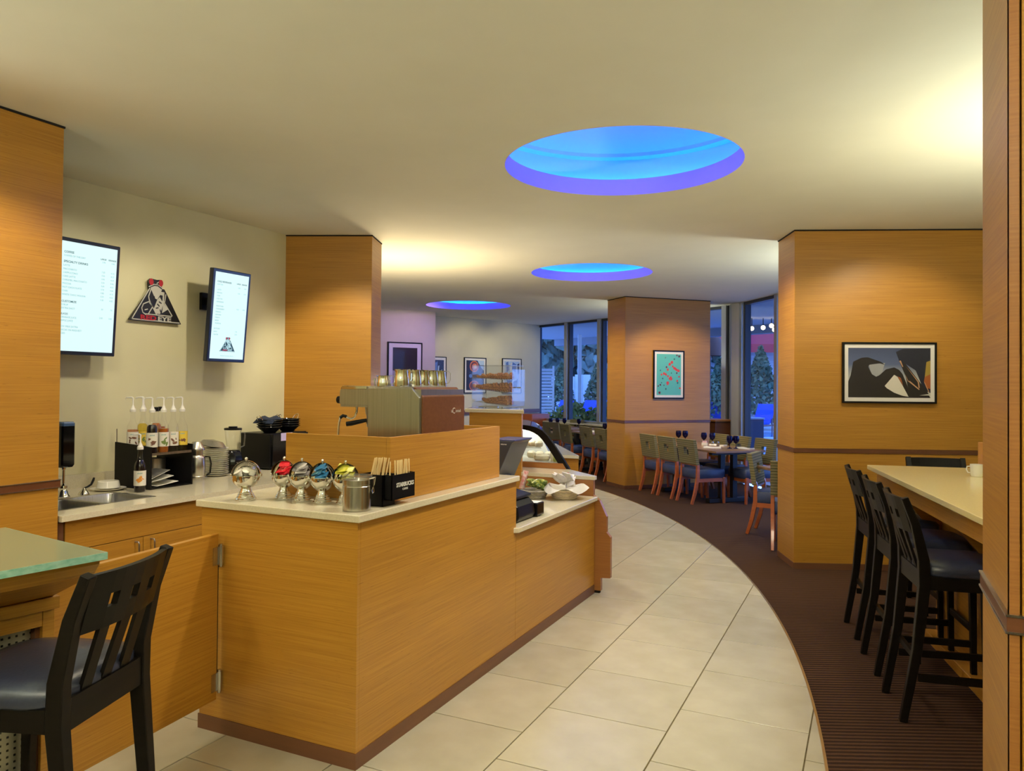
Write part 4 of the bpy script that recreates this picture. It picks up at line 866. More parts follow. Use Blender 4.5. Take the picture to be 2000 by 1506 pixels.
def bottle(lab, x, y, z, liquid, label_c, pump=True, cap=None, fill=.17, rz=0, neck=(.66, .62, .5)):
    t = thing('syrup_bottle', lab, 'bottle', (x, y, z), rz, 'syrup bottles')
    r = .0375; ob = [(0, 0), (r-.004, 0), (r, .005), (r, .17), (r*.9, .19), (r*.55, .215), (.016, .235), (.0145, .275), (.0165, .277), (.0165, .287), (0, .287)]
    MB().lathe(ob, 24).build('glass_body', M['glass'], t)
    lq = [(0, .004), (r-.006, .004), (r-.004, .01), (r-.004, min(fill, .17))]
    if fill > .19: lq += [(r*.9-.003, .188), (r*.52, min(fill, .214))]
    MB().lathe(lq+[(0, lq[-1][1])], 24).build('syrup', liquid, t)
    MB().lathe([(r+.0006, .045), (r+.0006, .145)], 20, a0=R(-85), a1=R(85)).build('paper_label', label_c[0], t)
    b = MB(); random.seed(int(x*1000)+int(y*777))
    for k in range(7):
        a = R(random.uniform(-35, 35)); zz = random.uniform(.060, .105); rr_ = random.uniform(.005, .011)
        b.mat = Matrix.Rotation(a, 4, 'Z') @ Matrix.Translation((r+.0009, 0, zz)) @ Matrix.Rotation(R(90), 4, 'Y') @ Matrix.Rotation(random.uniform(0, 3), 4, 'Z') @ Matrix.Diagonal((1.6, .7, 1, 1)); b.lathe([(0, 0), (rr_, 0)], 9)
    b.mat = Matrix.Identity(4); b.build('label_print', label_c[1], t, smooth=0)
    b = MB()
    for k in range(6):
        a = R(-22+k*8); b.mat = Matrix.Rotation(a, 4, 'Z') @ Matrix.Translation((r+.0009, 0, .128)); b.box(-.0001, -.0018, -.005, .0003, .0018, .005 if k % 2 else .002)
    b.mat = Matrix.Identity(4); b.build('label_lettering', label_c[2], t, smooth=0)
    if pump:
        b = MB(); b.lathe([(0, .285), (.020, .285), (.020, .302), (.014, .310), (.010, .322), (.005, .334), (.005, .372), (0, .372)], 16); b.tube([(0, 0, .372), (0, 0, .382), (-.004, -.007, .387), (-.023, -.040, .385), (-.027, -.046, .374)], [.006, .006, .006, .004, .003], 8)
        b.build('pump', plain('pump_white', (.78, .77, .72), .4), t)
    else: MB().lathe([(0, .285), (.019, .285), (.017, .315), (0, .317)], 16).build('cap', cap, t)
    return t
LW = plain('label_white', (.76, .74, .66)); LY = plain('label_yellow', (.75, .55, .06)); dk_ = plain('print_brown', (.16, .07, .04)); orr = plain('print_orange', (.70, .28, .04)); gn = plain('print_green', (.15, .22, .06)); tl = plain('print_teal', (.25, .42, .42))
sy_dark = mat('dark_syrup', (.008, .005, .006), .15); sy_amb = mat('amber_syrup', (.35, .10, .015), .15); sy_clr = glass('clear_syrup', (.92, .88, .74), .4); sy_yel = glass('yellow_syrup', (.95, .85, .35), .4); sy_pnk = glass('pink_syrup', (.9, .62, .5), .4)
SZ = 1.1055
bottle('dark syrup bottle with white label, front left on the rack shelf', -4.505, 3.682, SZ, sy_dark, (LW, dk_, tl), fill=.20, rz=R(-35))
bottle('amber syrup bottle with green leafed white label, second in the front row of the rack', -4.505, 3.776, SZ, sy_amb, (LW, gn, tl), fill=.19, rz=R(-35))
bottle('clear syrup bottle with brown beans on its label, third in the front row', -4.505, 3.857, SZ, sy_clr, (LW, dk_, tl), fill=.12, rz=R(-35))
bottle('syrup bottle with a yellow label, at the right end of the front row', -4.505, 3.936, SZ, sy_clr, (LY, dk_, tl), fill=.12, rz=R(-35))
bottle('pinkish syrup bottle with white label at the back left of the rack', -4.70, 3.682, SZ, sy_pnk, (LW, dk_, tl), fill=.16, rz=R(-35))
bottle('bottle of yellow syrup with yellow label in the back row of the rack', -4.70, 3.762, SZ, sy_yel, (LY, gn, tl), fill=.20, rz=R(-35))
bottle('nearly empty bottle in the back row behind the dark syrup', -4.77, 3.825, SZ, sy_clr, (LW, orr, tl), fill=.08, rz=R(-35))
bottle('bottle with orange label behind the gap between dark and amber syrup', -4.66, 3.842, SZ, sy_amb, (plain('label_orange', (.75, .40, .06)), orr, tl), False, M['black'], .20, R(-35))
bottle('amber back row bottle with black cap and no pump, between the two rightmost pumps', -4.72, 3.928, SZ, sy_amb, (LW, orr, tl), False, M['black'], .19, R(-35))
bottle('dark syrup bottle with pump standing on the counter in front of the rack', -4.435, 3.535, BT, sy_dark, (LW, orr, tl), fill=.215, rz=R(-38))
# square plates on the lower tier
for k, (x, y, z, a, tz_) in enumerate(((-4.58, 3.79, .872, 6, 4), (-4.61, 3.78, .905, -4, 9), (-4.63, 3.765, .935, 10, 14))):
    b = MB(); s_ = .10; b.loft([[(-s_*.6, -s_*.6, 0), (s_*.6, -s_*.6, 0), (s_*.6, s_*.6, 0), (-s_*.6, s_*.6, 0)], [(-s_, -s_, .018), (s_, -s_, .018), (s_, s_, .018), (-s_, s_, .018)], [(-s_*.97, -s_*.97, .021), (s_*.97, -s_*.97, .021), (s_*.97, s_*.97, .021), (-s_*.97, s_*.97, .021)], [(-s_*.58, -s_*.58, .006), (s_*.58, -s_*.58, .006), (s_*.58, s_*.58, .006), (-s_*.58, s_*.58, .006)]])
    o = b.build('square_plate', M['white'], loc=(x, y, z), smooth=0); o.rotation_euler = (R(tz_), R(3), R(a)); tag(o, ('lowest', 'middle', 'topmost')[k]+' white square plate stacked under the syrup rack', 'plate', 'square plates under the rack')
o = MB().lathe([(0, 0), (.06, 0), (.075, .10), (.075, .175), (.071, .175), (.07, .10), (.056, .006), (0, .006)], 28).build('paper_cup_stack', M['steel'], loc=(-4.73, 3.89, BT+.009)); tag(o, 'steel tin standing at the back of the rack lower tier', 'tin')
# coffee server, plates, blender, microwave, bowls
t = thing('coffee_server', 'tall stainless steel thermal coffee server with black handle and conical lid', 'coffee server', (-4.61, 4.165, BT))
MB().lathe([(0, 0), (.062, 0), (.063, .004), (.063, .03), (.060, .034), (.062, .04), (.064, .09), (.062, .165), (.052, .182), (.045, .19), (.045, .222), (0, .222)], 32).build('body', M['steel_v'], t)
MB().lathe([(.046, .222), (.060, .226), (.060, .238), (.057, .244), (.034, .285), (.030, .29), (0, .29)], 32).build('lid', M['steel_v'], t)
b = MB(); b.path_bar([(.03, .052, .175), (.045, .082, .172), (.05, .092, .12), (.045, .088, .05), (.035, .064, .032)], .022, .010, side=(1, -.6, 0)); b.build('handle', M['black'], t)
o0 = None
for k in range(15):
    if o0 is None: o0 = MB().lathe([(0, .003), (.055, .003), (.098, .013), (.100, .015), (.096, .0155), (.055, .007), (0, .007)], 32).build('dinner_plate', M['white'], loc=(-4.70, 4.435, BT-.0025)); o = o0
    else: o = o0.copy(); COL.objects.link(o); o.location = (-4.70+random.uniform(-.002, .002), 4.435+random.uniform(-.002, .002), BT-.0025+k*.0150)
    tag(o, ORD[k]+' plate from the bottom of the white stack between coffee server and blender', 'plate', 'stacked round white plates')
b = MB(); b.lathe([(.075, 0), (.110, .004), (.110, .010), (.075, .05), (0, .062)], 32); o = b.build('steel_dome_lid', M['steel'], loc=(-4.72, 4.415, BT+.226)); o.rotation_euler = (R(-10), R(4), 0); tag(o, 'flat steel lid lying tilted on top of the white plate stack', 'lid')
t = thing('blender', 'black based blender with clear jug in front of the microwave', 'blender', (-4.76, 4.672, BT))
b = MB(); b.loft([[(q*w_, p*w_, z) for q, p in ((-1, -.6), (-.6, -1), (.6, -1), (1, -.6), (1, .6), (.6, 1), (-.6, 1), (-1, .6))] for z, w_ in ((0, .072), (.06, .072), (.13, .066), (.17, .05), (.185, .042))]); b.build('base', M['black_gloss'], t, bevel=.004)
for k, (y, z) in enumerate(((-.02, .10), (0, .10), (.02, .10))): 
    b = MB(); b.box(.0665, y-.006, z-.02, .0705, y+.006, z-.012); b.build('button', M['steel'], t, smooth=0)
j = MB().lathe([(.042, .186), (.05, .19), (.066, .345), (.069, .35), (.066, .35), (.046, .195), (0, .195)], 20).build('jug', M['glass'], t)
b = MB(); b.tube([(.03, .055, .325), (.035, .095, .325), (.035, .10, .30), (.03, .095, .215), (.025, .05, .20)], .006, 8); b.build('jug_handle', M['acrylic'], j)
MB().lathe([(0, .352), (.070, .350), (.071, .362), (.066, .366), (.035, .366), (.035, .378), (0, .378)], 24).build('lid', M['black'], t)
t = thing('microwave', 'black microwave oven at the end of the back counter', 'microwave', (-4.62, 5.12, BT)); W = (-4.62, 5.12, BT)
MB().box(-4.93, 4.925, BT+.012, -4.595, 5.385, 1.172).build('cabinet', M['black'], t, W, smooth=0, bevel=.008)
MB().box(-4.595, 4.935, BT+.02, -4.573, 5.255, 1.165).build('door', M['black_gloss'], t, W, smooth=0, bevel=.004)
MB().box(-4.595, 5.26, BT+.02, -4.575, 5.38, 1.165).build('control_panel', M['black_gloss'], t, W, smooth=0, bevel=.003)
for y in (4.96, 5.35):
    for x in (-4.9, -4.63): MB().cyl(x, y, BT, BT+.014, .014, 10).build('foot', M['black'], t, W)
b = MB(); b.box(-4.5725, 5.03, 1.105, -4.5705, 5.17, 1.172); o = b.build('notice_card', plain('lilac_card', (.55, .48, .78)), smooth=0); tag(o, 'small lilac notice card hanging at the top edge of the microwave', 'card')
# stacks of wire-handled black baskets
blk = mat('black_wire_basket', (.006, .007, .012), .35, coat=.2)
bb0 = None
for sx, (x, y) in enumerate(((-4.70, 5.03), (-4.71, 5.265))):
    for k in range(4):
        lab = ('lowest', 'second', 'third', 'topmost')[k]+' black basket of the '+('left', 'right')[sx]+' stack on the microwave'
        if bb0 is None:
            bb0 = thing('bread_basket', lab, 'basket', (x, y, 1.173), 0, 'black baskets on the microwave')
            b = MB(); b.lathe([(0, 0), (.05, 0), (.105, .05), (.108, .052), (.103, .052), (.05, .005), (0, .005)], 28); b.build('bowl', blk, bb0)
            b = MB(); b.tube([(.106*math.cos(2*math.pi*q/28), .106*math.sin(2*math.pi*q/28), .052) for q in range(28)], .0042, 6, closed=True); b.build('rim', M['black_gloss'], bb0)
            t = bb0
        else: t = copy_tree(bb0, lab, (x, y, 1.173+k*.019), R(k*20))
        t['group'] = ('black baskets in the left stack', 'black baskets in the right stack')[sx]
    h = MB()
    for s_ in (-1, 1): h.tube([(x+.02, y+s_*.10, 1.281), (x+.015, y+s_*.125, 1.312), (x-.0, y+s_*.135, 1.326), (x-.03, y+s_*.125, 1.312), (x-.035, y+s_*.10, 1.281)], .0035, 6)
    o = h.build('basket_handles', M['chrome'], smooth=40); top = [q for q in COL.objects if q.get('category') == 'basket' and q.location.z > 1.22 and abs(q.location.y-y) < .01][0]
    o.parent = top; o.matrix_parent_inverse = (Matrix.Translation(top.location) @ Matrix.Rotation(top.rotation_euler.z, 4, 'Z')).inverted()
cl_ = mat('dark_blue_cloth', (.010, .018, .045), .9, noise=((60, 60, 60), (.015, .026, .06), .4, .6))
b = MB(); ring = []
for k in range(4):
    row = []
    for q in range(20):
        a = 2*math.pi*q/20; f = 1+.16*math.sin(3*a)+.1*math.sin(5*a+1); rad, z = ((.115*f, -.03), (.108, .008), (.07*f, .022+.012*math.sin(4*a)), (.012, .018))[k]
        if k == 0 and not (2.2 < a < 4.6): rad, z = .107, .004
        row.append((rad*math.cos(a), rad*math.sin(a), z))
    ring.append(row)
b.loft(ring); o = b.build('folded_napkin', cl_, loc=(-4.70, 5.03, 1.285), smooth=60, rz=R(70)); tag(o, 'dark blue cloth bundled in the left basket stack on the microwave', 'napkin')
# ================================================================== MENU WALL
def screen(name, lab, X, yc, zc, w_, h_, tilt, lines, logo=False, yaw=0):
    """portrait screen on the menu wall; local x to the right along the wall, local z up, facing +X"""
    t = thing(name, lab, 'screen', (X, yc, zc)); t.rotation_euler = (0, R(tilt), R(yaw))
    MB().box(-.045, -w_/2, -h_/2, 0, w_/2, h_/2).build('bezel', plain('screen_bezel', (.004, .010, .035), .3, coat=.4), t, smooth=0, bevel=.006)
    MB().box(.0, -w_/2+.024, -h_/2+.026, .0015, w_/2-.024, h_/2-.026).build('display', emissive('display_white', (.76, 1.0, 1.0), 1.12), t, smooth=0)
    TM = frame4((.0022, 0, 0), (0, 1, 0), (0, 0, 1))
    h_ = text_mesh('menu_heading', [l for l in lines if len(l) > 5], emissive('ink_dark', (.02, .20, .24), .6), t, TM, .0001)
    x_ = text_mesh('menu_text', [l for l in lines if len(l) == 5], emissive('ink_teal', (.20, .60, .64), .8), t, TM, .0001)
    h_['kind'] = 'stuff'; x_['kind'] = 'stuff'
    b = MB(); b.box(WL-X+.002, -.07, .06, WL-X+.03, .07, .20); b.box(WL-X+.03, -.03, .10, -.075, .03, .16); b.box(-.075, -.12, -.12, -.045, .12, .22); m = b.build('wall_bracket', M['black'], t, smooth=0)
    m.rotation_euler = (0, -R(tilt), 0)
    return t
L1 = [('COFFEE', -.185, .285, .020, 'LEFT', .0004), ('COFFEE OF THE DAY', -.185, .262, .016, 'LEFT'), ('LARGE', .12, .275, .015, 'RIGHT', .0003), ('GRANDE', .195, .275, .015, 'RIGHT', .0003), ('2.95', .115, .254, .015, 'RIGHT'), ('3.45', .185, .254, .015, 'RIGHT'),
      ('SPECIALTY DRINKS', -.185, .222, .020, 'LEFT', .0004)]
for k, n in enumerate(('LATTE', 'MACCHIATO', 'CAPPUCCINO', 'CAFE LATTE', 'CARAMEL MACCHIATO', 'MOCHA', 'HOT CHOCOLATE', 'CHAI', 'WHITE CHOC MOCHA')):
    L1 += [(n, -.185, .198-.024*k, .016, 'LEFT'), ('3.%d5' % (2+k % 7), .115, .186-.024*k, .015, 'RIGHT'), ('4.%d5' % (1+k % 6), .185, .186-.024*k, .015, 'RIGHT')]
L1 += [('CUSTOMIZE', -.185, -.04, .019, 'LEFT', .0003), ('SYRUP', -.185, -.062, .016, 'LEFT'), ('EXTRA SHOT', -.185, -.084, .016, 'LEFT'), ('.50', .115, -.07, .015, 'RIGHT'), ('.75', .185, -.07, .015, 'RIGHT'),
       ('JUICES', -.185, -.122, .017, 'LEFT', .0002), ('ORANGE JUICE', -.185, -.144, .016, 'LEFT'), ('APPLE JUICE', -.185, -.166, .016, 'LEFT'), ('2.50', .115, -.13, .015, 'RIGHT'), ('3.00', .185, -.13, .015, 'RIGHT'),
       ('SOY MILK EXTRA', -.185, -.205, .016, 'LEFT'), ('DECAF ON REQUEST', -.185, -.228, .016, 'LEFT'), ('ICED', -.185, -.25, .016, 'LEFT')]
screen('menu_screen', 'larger lit menu screen of coffee drinks, partly hidden by the left pier', -4.80, 3.40, 2.165, .45, .775, 3.5, L1)
L2 = [('COLD BEVERAGES', -.155, .265, .018, 'LEFT', .0003), ('ICED TEA', -.155, .243, .014, 'LEFT'), ('LARGE', .09, .268, .014, 'RIGHT', .0003), ('GRANDE', .16, .268, .014, 'RIGHT', .0003)]
for k, n in enumerate(('LATTE', 'MOCHA', 'CHAI', 'ICED TEA', 'LEMONADE')): L2 += [(n, -.15, .20-.024*k, .014, 'LEFT')]
L2 += [('2.95', .09, .235, .014, 'RIGHT'), ('3.45', .155, .235, .014, 'RIGHT'), ('3.25', .09, .19, .014, 'RIGHT'), ('3.95', .155, .19, .014, 'RIGHT')]
for k, n in enumerate(('SMOOTHIES', 'STRAWBERRY', 'MANGO', 'BANANA', 'PEACH', 'BERRY', 'TROPICAL')): L2 += [(n, -.15, .07-.023*k, .014, 'LEFT')]
L2 += [('4.25', .09, .06, .014, 'RIGHT'), ('4.95', .155, .06, .014, 'RIGHT')]
for k, n in enumerate(('BOTTLED', 'JUICE', 'WATER')): L2 += [(n, -.155, -.11-.024*k, .014, 'LEFT')]
L2 += [('1.95', .09, -.125, .014, 'RIGHT'), ('2.25', .09, -.147, .014, 'RIGHT'), ('ASK ABOUT OUR DAILY SPECIALS', 0, -.325, .009, 'CENTER')]
s2 = screen('menu_screen', 'smaller lit menu screen with a triangular emblem, nearer the wood pier', -4.715, 4.575, 2.14, .40, .745, 5.0, L2)
def emblem(parent, TMx, s, bm_, wm_, rm_, th):
    """triangular badge: dark triangle, pale figure with two red eyes, word in two colours"""
    def P(pts, z0, z1, m_, nm):
        b = MB(); b.mat = TMx
        a = sum(pts[i][0]*pts[(i+1) % len(pts)][1]-pts[(i+1) % len(pts)][0]*pts[i][1] for i in range(len(pts)))
        b.prism([(x*s, y*s) for x, y in (pts if a > 0 else pts[::-1])], z0, z1); return b.build(nm, m_, parent, smooth=0)
    def stroke(paths, wd, z0, z1, m_, nm):
        b = MB(); b.mat = TMx
        for p in paths:
            for (x0, y0), (x1, y1) in zip(p[:-1], p[1:]):
                d = Vector((x1-x0, y1-y0)); d.normalize(); n = Vector((-d.y, d.x))*wd/2; e = d*wd*.3
                b.prism([((x0-n.x*-1-e.x)*s, (y0+n.y-e.y)*s) if False else ((x0-n.x-e.x)*s, (y0-n.y-e.y)*s), ((x1-n.x+e.x)*s, (y1-n.y+e.y)*s), ((x1+n.x+e.x)*s, (y1+n.y+e.y)*s), ((x0+n.x-e.x)*s, (y0+n.y-e.y)*s)][::1], z0, z1)
        return b.build(nm, m_, parent, smooth=0)
    P([(-1.0, -.62), (1.0, -.62), (.42, .32), (.30, .50), (.20, .50), (.21, .72), (.14, .80), (.0, .78), (-.22, .80), (-.30, .70), (-.27, .52), (-.24, .42)], 0, th, bm_, 'back_plate')
    z0, z1 = th, th+.0015
    stroke([[(-.27, .47), (-.92, -.58), (.92, -.58)], [(.36, .33), (.30, -.02)], [(-.22, .45), (-.31, .20), (-.27, .05), (.0, -.36)], [(-.25, .05), (-.50, -.06), (-.56, -.20), (-.52, -.34), (-.40, -.40)], [(-.27, .0), (-.15, -.12), (-.30, -.36)], [(-.40, -.38), (.60, -.38)], [(.62, -.36), (.27, .10)], [(-.34, -.22), (-.44, -.25)]], .034, z0, z1, wm_, 'line_work')
    P([(-.24, .50), (-.08, .57), (.03, .57), (.20, .48), (.14, .30), (.02, .13), (-.06, .16), (-.16, .34)], z0, z1, wm_, 'pale_chin')
    P([(.02, .12), (.12, .22), (.22, .08), (.24, .28), (.12, .30), (.16, .40), (.30, .40), (.28, .05), (.14, -.34), (-.04, -.34), (-.10, -.18)], z0, z1+.0003, wm_, 'pale_body')
    P([(.26, .06), (.45, -.16), (.22, -.30)], z0, z1, wm_, 'pale_patch')
    stroke([[(-.30, .52), (-.10, .62), (.05, .62), (.22, .53)], [(-.14, .62), (-.17, .70)], [(.0, .66), (.11, .74)]], .03, z0, z1, wm_, 'brow_lines')
    stroke([[(-.10, .22), (-.05, .02)], [(.03, -.02), (.10, -.08)], [(.10, .06), (.18, .02)], [(-.02, -.16), (.06, -.14)], [(.14, -.20), (.16, -.27)], [(.18, .20), (.21, .13)]], .04, z1, z1+.001, bm_, 'dark_marks')
    for cx_, nm in ((-.215, 'red_eye'), (.155, 'red_eye')):
        P([(cx_+.085*math.cos(a*math.pi/8), .69+.11*math.sin(a*math.pi/8)) for a in range(16)], z0, z1+.002, rm_, nm)
    text_mesh('word_red', [('RED', -.0*s, -.565*s, .205*s, 'RIGHT', .008*s)], rm_, parent, TMx @ Matrix.Translation((0, 0, th+.002)) @ Matrix.Diagonal((1.62, 1, 1, 1)), .0008)
    text_mesh('word_white', [('EYE', .03*s, -.565*s, .205*s, 'LEFT', .006*s)], wm_, parent, TMx @ Matrix.Translation((0, 0, th+.002)) @ Matrix.Diagonal((1.62, 1, 1, 1)), .0008)
t = thing('logo_sign', 'black triangular RED EYE emblem sign with two red eyes, between the menu screens', 'sign', (WL+.012, 4.066, 2.205))
emblem(t, frame4((0, 0, 0), (0, 1, 0), (0, 0, 1)), .232, plain('sign_black', (.008, .008, .012), .35), plain('sign_grey', (.52, .52, .47), .5), plain('sign_red', (.42, .012, .02), .35), .022)
t2 = MB(); emblem(s2, frame4((.0018, 0, -.235), (0, 1, 0), (0, 0, 1)), .082, emissive('ink_navy', (.02, .10, .16), .7), emissive('ink_pale', (.55, .85, .92), 1.0), emissive('ink_red', (.55, .05, .12), .8), .0004)

# ================================================================== DESK AND BAR STOOLS
t = thing('bar_desk', 'bar height desk with green edged glass top over a perforated metal front', 'desk', (-2.189, 1.63, 0), R(-8.4))
MB().box(-.71, -1.5, 1.0375, 0, 0, 1.0585).build('glass_top', M['frost'], t, smooth=0)
MB().box(-.001, -1.5, 1.0372, .0012, .001, 1.059).build('glass_edge', M['glass_edge'], t, smooth=0)
MB().box(-.71, .0, 1.0372, .0, .0012, 1.0588).build('glass_edge', M['glass_edge'], t, smooth=0)
b = MB(); b.loft([[(-.66, -1.45, .885), (-.27, -1.45, .885), (-.27, -.035, .885), (-.66, -.035, .885)], [(-.68, -1.49, .985), (-.05, -1.49, .985), (-.05, -.015, .985), (-.68, -.015, .985)], [(-.68, -1.49, 1.02), (-.03, -1.49, 1.02), (-.03, -.008, 1.02), (-.68, -.008, 1.02)], [(-.68, -1.49, 1.030), (-.03, -1.49, 1.030), (-.03, -.008, 1.030), (-.68, -.008, 1.030)]])
b.build('apron', M['wood'], t, smooth=0)
for (x, y) in ((-.1, -.08), (-.62, -.08), (-.1, -1.4), (-.62, -1.4), (-.45, -.5)): MB().cyl(x, y, 1.030, 1.0372, .018, 14).build('standoff', M['steel'], t)
MB().box(-.68, -1.48, .845, -.255, -.018, .885).build('top_ledge', M['wood'], t, smooth=0, bevel=.002)
MB().box(-.66, -.06, 0, -.28, -.022, .842).build('frame_post', M['wood'], t, smooth=0, bevel=.002)
MB().box(-.32, -1.48, .79, -.28, -.062, .842).build('frame_rail', M['wood'], t, smooth=0)
MB().box(-.32, -1.48, .0, -.28, -.062, .06).build('frame_rail', M['wood'], t, smooth=0)
MB().box(-.33, -.075, .06, -.30, -.06, .79).build('inner_reveal', M['rail'], t, smooth=0)
def perforated():
    m = mat('perforated_metal', (.50, .48, .38), .35, .55)
    nt = m.node_tree; N = nt.nodes.new; L = nt.links.new; b = nt.nodes['Principled BSDF']
    tc = N('ShaderNodeTexCoord'); sp_ = N('ShaderNodeSeparateXYZ'); L(tc.outputs['Object'], sp_.inputs[0])
    def md(op, a, v=None, c=None):
        n = N('ShaderNodeMath'); n.operation = op; L(a, n.inputs[0])
        if c is not None: L(c, n.inputs[1])
        elif v is not None: n.inputs[1].default_value = v
        return n.outputs[0]
    def cell(o): return md('ABSOLUTE', md('SUBTRACT', md('FRACT', md('MULTIPLY', o, 1/.0215)), .5))
    y, z = cell(sp_.outputs['Y']), cell(sp_.outputs['Z'])
    mxx = md('MAXIMUM', y, c=z); hole = md('LESS_THAN', mxx, .17)
    mix = N('ShaderNodeMixRGB'); mix.inputs[1].default_value = (.50, .48, .38, 1); mix.inputs[2].default_value = (.004, .004, .004, 1); L(hole, mix.inputs[0]); L(mix.outputs[0], b.inputs['Base Color'])
    inv = md('MULTIPLY', md('SUBTRACT', hole, 1.0), -.55); L(inv, b.inputs['Metallic'])
    return m
MB().box(-.334, -1.46, .06, -.328, -.076, .79).build('perforated_panel', perforated(), t, smooth=0)
MB().box(-.66, -1.46, .02, -.36, -.062, .80).build('inner_box', M['wood_dark'], t, smooth=0)

def stool_parts(t):
    bw = M['black_wood']
    for s in (-1, 1):
        b = MB(); b.path_bar([(s*.178, -.265, 0), (s*.182, -.205, .35), (s*.185, -.175, .66), (s*.185, -.178, .78), (s*.186, -.215, .95), (s*.187, -.262, 1.075)], [.030, .036, .040, .040, .038, .034], [.034, .042, .050, .048, .038, .030]); b.build('rear_leg', bw, t, smooth=30, bevel=.003)
        b = MB(); b.path_bar([(s*.188, .215, 0), (s*.19, .205, .70)], [.028, .036], [.028, .036]); b.build('front_leg', bw, t, smooth=30, bevel=.003)
        b = MB(); b.bar((s*.184, -.20, .22), (s*.188, .21, .22), .020, .034); b.build('side_stretcher', bw, t, smooth=0)
        b = MB(); b.bar((s*.186, -.17, .675), (s*.19, .205, .675), .024, .065); b.build('side_apron', bw, t, smooth=0)
    MB().box(-.185, .20, .28, .185, .22, .315).build('front_stretcher', bw, t, smooth=0, bevel=.003)
    MB().box(-.185, .198, .645, .185, .222, .705).build('front_apron', bw, t, smooth=0)
    MB().box(-.175, -.205, .28, .175, -.185, .31).build('rear_stretcher', bw, t, smooth=0)
    b = MB(); b.box(-.175, -.194, .640, .175, -.164, .728); b.build('rear_apron', bw, t, smooth=0)
    # curved top rail with three square holes
    b = MB(); xs = [-.172, -.105, -.070, -.018, .018, .070, .105, .172]
    def yr(x, z): return -.178-(z-.78)*.285-.030*(1-(x/.18)**2)
    zz = [.905, .965, 1.005, 1.072]
    for i in range(len(xs)-1):
        for j in range(3):
            if j == 1 and i in (1, 3, 5): continue
            x0, x1, z0, z1 = xs[i], xs[i+1], zz[j], zz[j+1]
            b.loft([[(x0, yr(x0, z0)-.010, z0), (x1, yr(x1, z0)-.010, z0), (x1, yr(x1, z0)+.010, z0), (x0, yr(x0, z0)+.010, z0)], [(x0, yr(x0, z1)-.010, z1), (x1, yr(x1, z1)-.010, z1), (x1, yr(x1, z1)+.010, z1), (x0, yr(x0, z1)+.010, z1)]])
    b.build('top_rail', bw, t, smooth=30)
    for x in (-.088, 0, .088):
        b = MB(); b.path_bar([(x, -.180, .722), (x, .5*(-.180+yr(x, .91)), .816), (x, yr(x, .91), .91)], .044, .012); b.build('slat', bw, t, smooth=30)
    b = MB(); rings = []
    for z, f in ((.705, .96), (.715, 1.0), (.745, 1.0), (.765, .93), (.775, .70), (.778, .3)):
        rr_ = []
        for k in range(28):
            a = 2*math.pi*k/28; c_, s_ = math.cos(a), math.sin(a); e = .45
            rr_.append((.212*f*math.copysign(abs(c_)**e, c_), .02+.208*f*math.copysign(abs(s_)**e, s_), z))
        rings.append(rr_)
    b.loft(rings); b.build('seat', M['leather'], t, smooth=50)
st = thing('bar_stool', 'black slat back bar stool with navy leather seat in front of the glass desk', 'stool', (-2.222, 1.464, 0), R(108.8), 'bar stools'); stool_parts(st)
RZ = R(-78.6)
copy_tree(st, 'black bar stool nearest to the viewer at the right bar table', (.37, 4.335, 0), RZ)
copy_tree(st, 'middle one of three black bar stools along the left side of the bar table', (.262, 4.925, 0), RZ)
copy_tree(st, 'farthest of three black bar stools along the left side of the bar table', (.152, 5.54, 0), RZ)
copy_tree(st, 'black bar stool at the far end of the bar table, facing the viewer', (.50, 6.33, 0), R(191.4))
t = thing('bar_table', 'bar height table with tan stone top and wood apron at the right', 'table', (-.017, 5.89, 0), R(11.4))
MB().box(0, -2.85, 1.030, .74, 0, 1.060).build('stone_top', M['stone_tan'], t, smooth=0, bevel=.003)
MB().box(.05, -2.8, .925, .69, -.06, 1.0295).build('apron', M['wood'], t, smooth=0, bevel=.002)
MB().box(.33, -2.6, .06, .41, -.4, .925).build('support_panel', M['wood'], t, smooth=0, bevel=.002)
MB().box(.26, -2.6, 0, .48, -.4, .06).build('foot_rail', M['wood'], t, smooth=0, bevel=.004)
for y in (-.5, -1.5, -2.5):
    b = MB(); b.loft([[(.10, y-.02, .925), (.33, y-.02, .925), (.33, y+.02, .925), (.10, y+.02, .925)], [(.31, y-.02, .66), (.33, y-.02, .66), (.33, y+.02, .66), (.31, y+.02, .66)]][::-1]); b.build('corbel', M['wood'], t, smooth=0)
def mug(lab, x, y, z):
    t = thing('coffee_cup', lab, 'cup', (x, y, z), R(160))
    MB().lathe([(0, 0), (.030, 0), (.034, .01), (.036, .075), (.033, .075), (.030, .012), (0, .008)], 24).build('body', M['white'], t)
    MB().tube([(.034, 0, .06), (.052, 0, .058), (.056, 0, .04), (.048, 0, .022), (.033, 0, .02)], .004, 8).build('handle', M['white'], t)
mug('white cup on the bar table next to the wooden menu stand', .596, 5.45, 1.0605)
b = MB(); b.box(-.05, -.045, 0, .05, .045, .012); b.box(-.012, -.04, .012, .012, .04, .205); o = b.build('menu_stand', plain('honey_wood', (.55, .25, .05), .4), loc=(.640, 5.53, 1.0605), smooth=0, bevel=.002, rz=R(20)); tag(o, 'upright wooden menu stand on the bar table, beside the near pier', 'menu stand')

